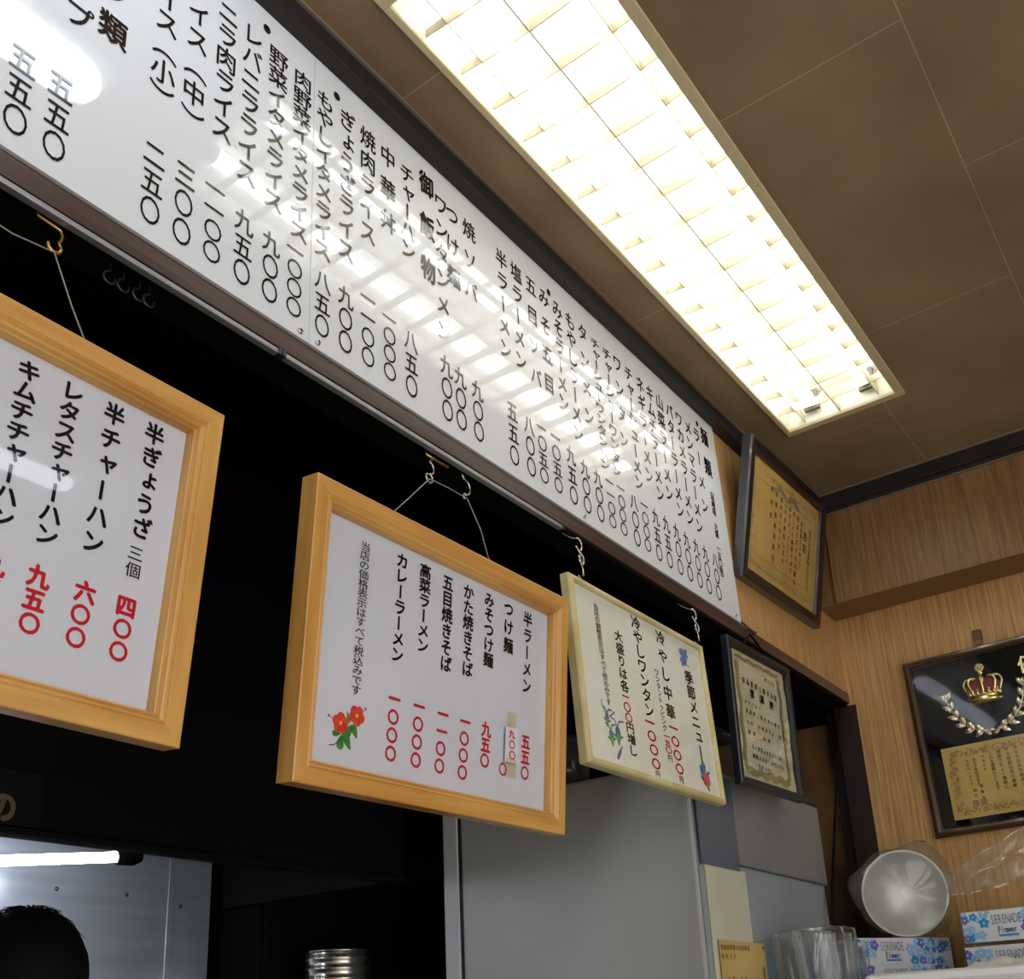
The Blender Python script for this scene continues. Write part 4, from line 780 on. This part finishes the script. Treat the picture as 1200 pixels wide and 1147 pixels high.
def bagged_bowl():
    c = Vector((3.055, .870, .330)); ax = Vector((-.80, -.50, -.12)).normalized(); R = .118
    t = thing('steel_bowl', 'round satin steel bowl in a clear bag, leaning on the tissue box against the wall', 'bowl', c - Vector((0, 0, R)))
    og = c - Vector((0, 0, R)); b = MB()
    prof = [(0, -.042), (.015, -.0416), (.030, -.0402), (.045, -.0374), (.060, -.0332), (.075, -.0272), (.090, -.0192), (.102, -.0110), (.112, -.0030), (R, .001), (R + .002, -.001), (.112, -.006), (.085, -.023), (.05, -.042), (0, -.045)]
    b.lathe(prof, c, ax, 48); b.build('bowl', MT['bowl'], t, og)
bagged_bowl()
def bowl_bag():
    rnd = random.Random(4); b = MB(); c = Vector((3.05, .865, .330)); ax = Vector((-.80, -.50, -.12)).normalized(); u = ax.cross(Vector((0, 0, 1))).normalized(); v = u.cross(ax); n = 40
    rings = [(.02, .020), (.08, .012), (.126, .006), (.140, -.012), (.128, -.045), (.08, -.066), (.0, -.07)]; vs = []; fs = []
    for j, (r, hh) in enumerate(rings):
        for k in range(n):
            a = 2 * math.pi * k / n; rr = r * (1 + (.10 * math.sin(3 * a + 1) + .05 * math.sin(7 * a) + rnd.uniform(-.03, .03)) * (1 if r > .1 else .3)); p = c + (u * math.cos(a) + v * math.sin(a)) * rr + ax * (hh + rnd.uniform(-.004, .004))
            p.z = max(p.z, .2095); p.x = min(p.x, 3.235); vs.append(p)
    for j in range(len(rings) - 1):
        for k in range(n): fs.append((j * n + k, j * n + (k + 1) % n, (j + 1) * n + (k + 1) % n, (j + 1) * n + k))
    b.add(vs, fs, 0, True)
    # twisted tail of the bag, spreading to the right
    m = 9; base = c + Vector((.03, -.10, .03)); vs = []; fs = []
    for i in range(m):
        w_ = i / (m - 1); o = base + Vector((.055 * w_, -.215 * w_, .085 * w_ - .02)); hh = .035 + .055 * w_
        for k in range(7): q = k / 6 - .5; vs.append(o + Vector((rnd.uniform(-.008, .008) + .012 * math.sin(k * 2.1), -.04 * (q) * w_, q * 2 * hh * (.75 if q > 0 else 1))))
    for i in range(m - 1):
        for k in range(6): fs.append((i * 7 + k, i * 7 + k + 1, (i + 1) * 7 + k + 1, (i + 1) * 7 + k))
    for p in vs: p.x = min(p.x, 3.245); p.z = max(p.z, .262)
    b.add(vs, fs, 0, True)
    tag(b.build('plastic_bag', MT['film_thin'], org=(3.05, .865, .2095)), 'clear plastic bag with a loose tail, around the steel bowl on the tissue boxes', 'bag')
bowl_bag()
def wrapped_jug(c, r, h, label, seed):
    t = thing('wrapped_jug', label, 'jug', c); rnd = random.Random(seed); b = MB()
    b.lathe([(0, .004), (r * .86, .004), (r * .90, .012), (r * .98, h), (r * .95, h), (r * .87, .014), (0, .008)], c, (0, 0, 1), 36); b.build('jug', MT['cupc'], t, c)
    b = MB(); b.lathe([(r * .80, .016), (r * .82, h * .55), (r * .80, h * .56), (0, h * .56)], c, (0, 0, 1), 28); b.build('inner_cup', MT['blue_c'], t, c)
    b = MB(); n = 48; vs = []; fs = []; R = [(.96, .002), (1.0, h * .25), (1.03, h * .5), (1.06, h * .75), (1.10, h * .97), (1.08, h * 1.04), (.85, h * 1.06), (.5, h * 1.05), (.02, h * 1.05)]
    for j, (q, z) in enumerate(R):
        for k in range(n):
            a = 2 * math.pi * k / n; cr = .028 * math.sin(9 * a + j * .5 + seed) + .02 * math.sin(17 * a - j) + rnd.uniform(-.012, .012); vs.append(Vector(c) + Vector((math.cos(a) * r * q * (1 + cr), math.sin(a) * r * q * (1 + cr), z + rnd.uniform(-.002, .002) * (j > 0))))
    for j in range(len(R) - 1):
        for k in range(n): fs.append((j * n + k, j * n + (k + 1) % n, (j + 1) * n + (k + 1) % n, (j + 1) * n + k))
    b.add(vs, fs, 0, True); b.build('film_wrap', MT['film'], t, c)
wrapped_jug((2.50, .940, -.0595), .088, .255, 'film-wrapped clear jug at the bottom edge, larger of the two beside the tissue boxes', 1)
wrapped_jug((2.68, .950, -.0595), .066, .235, 'smaller film-wrapped clear jug half hidden in front of the tissue boxes', 2)
t = thing('white_appliance', 'white rounded appliance lid at the bottom right corner under a folded cloth', 'appliance', (2.62, .56, FZ)); og = (2.62, .56, FZ)
b = MB(); b.box(2.47, 2.77, .28, .825, -.6, .060); b.build('body', MT['appliance'], t, og, .03)
b = MB(); b.box(2.465, 2.775, .275, .83, .060, .098); b.build('lid', MT['appliance'], t, og, .018)
b = MB(); b.box(2.50, 2.74, .32, .80, FZ, -.6); b.build('stand', MT['cabinet'], t, og)
def cloth():
    b = MB(); n = 14; rnd = random.Random(3); vs = []
    for lay in (1, 0):
        for j in range(n + 1):
            for i in range(n + 1):
                x = 2.60 + .16 * i / n; y = .44 + .20 * j / n; e = min(i, j, n - i, n - j) / 3.0; z = .0995 + (.016 * min(1, e) + .005 * math.sin(i * 1.3 + j * .5) * min(1, e) + .004 * math.sin(j * 1.7)) * lay; vs.append((x + .006 * math.sin(j * 1.1), y + .006 * math.sin(i * .9), max(z, .0985 + .003 * lay)))
    m = n + 1; fs = [(l * m * m + j * m + i, l * m * m + j * m + i + 1, l * m * m + (j + 1) * m + i + 1, l * m * m + (j + 1) * m + i) for l in range(2) for j in range(n) for i in range(n)]
    b.add(vs, fs, 0, True); tag(b.build('folded_cloth', MT['cloth'], org=(2.68, .54, .0985)), 'white folded cloth lying on the white appliance lid', 'cloth')
cloth()
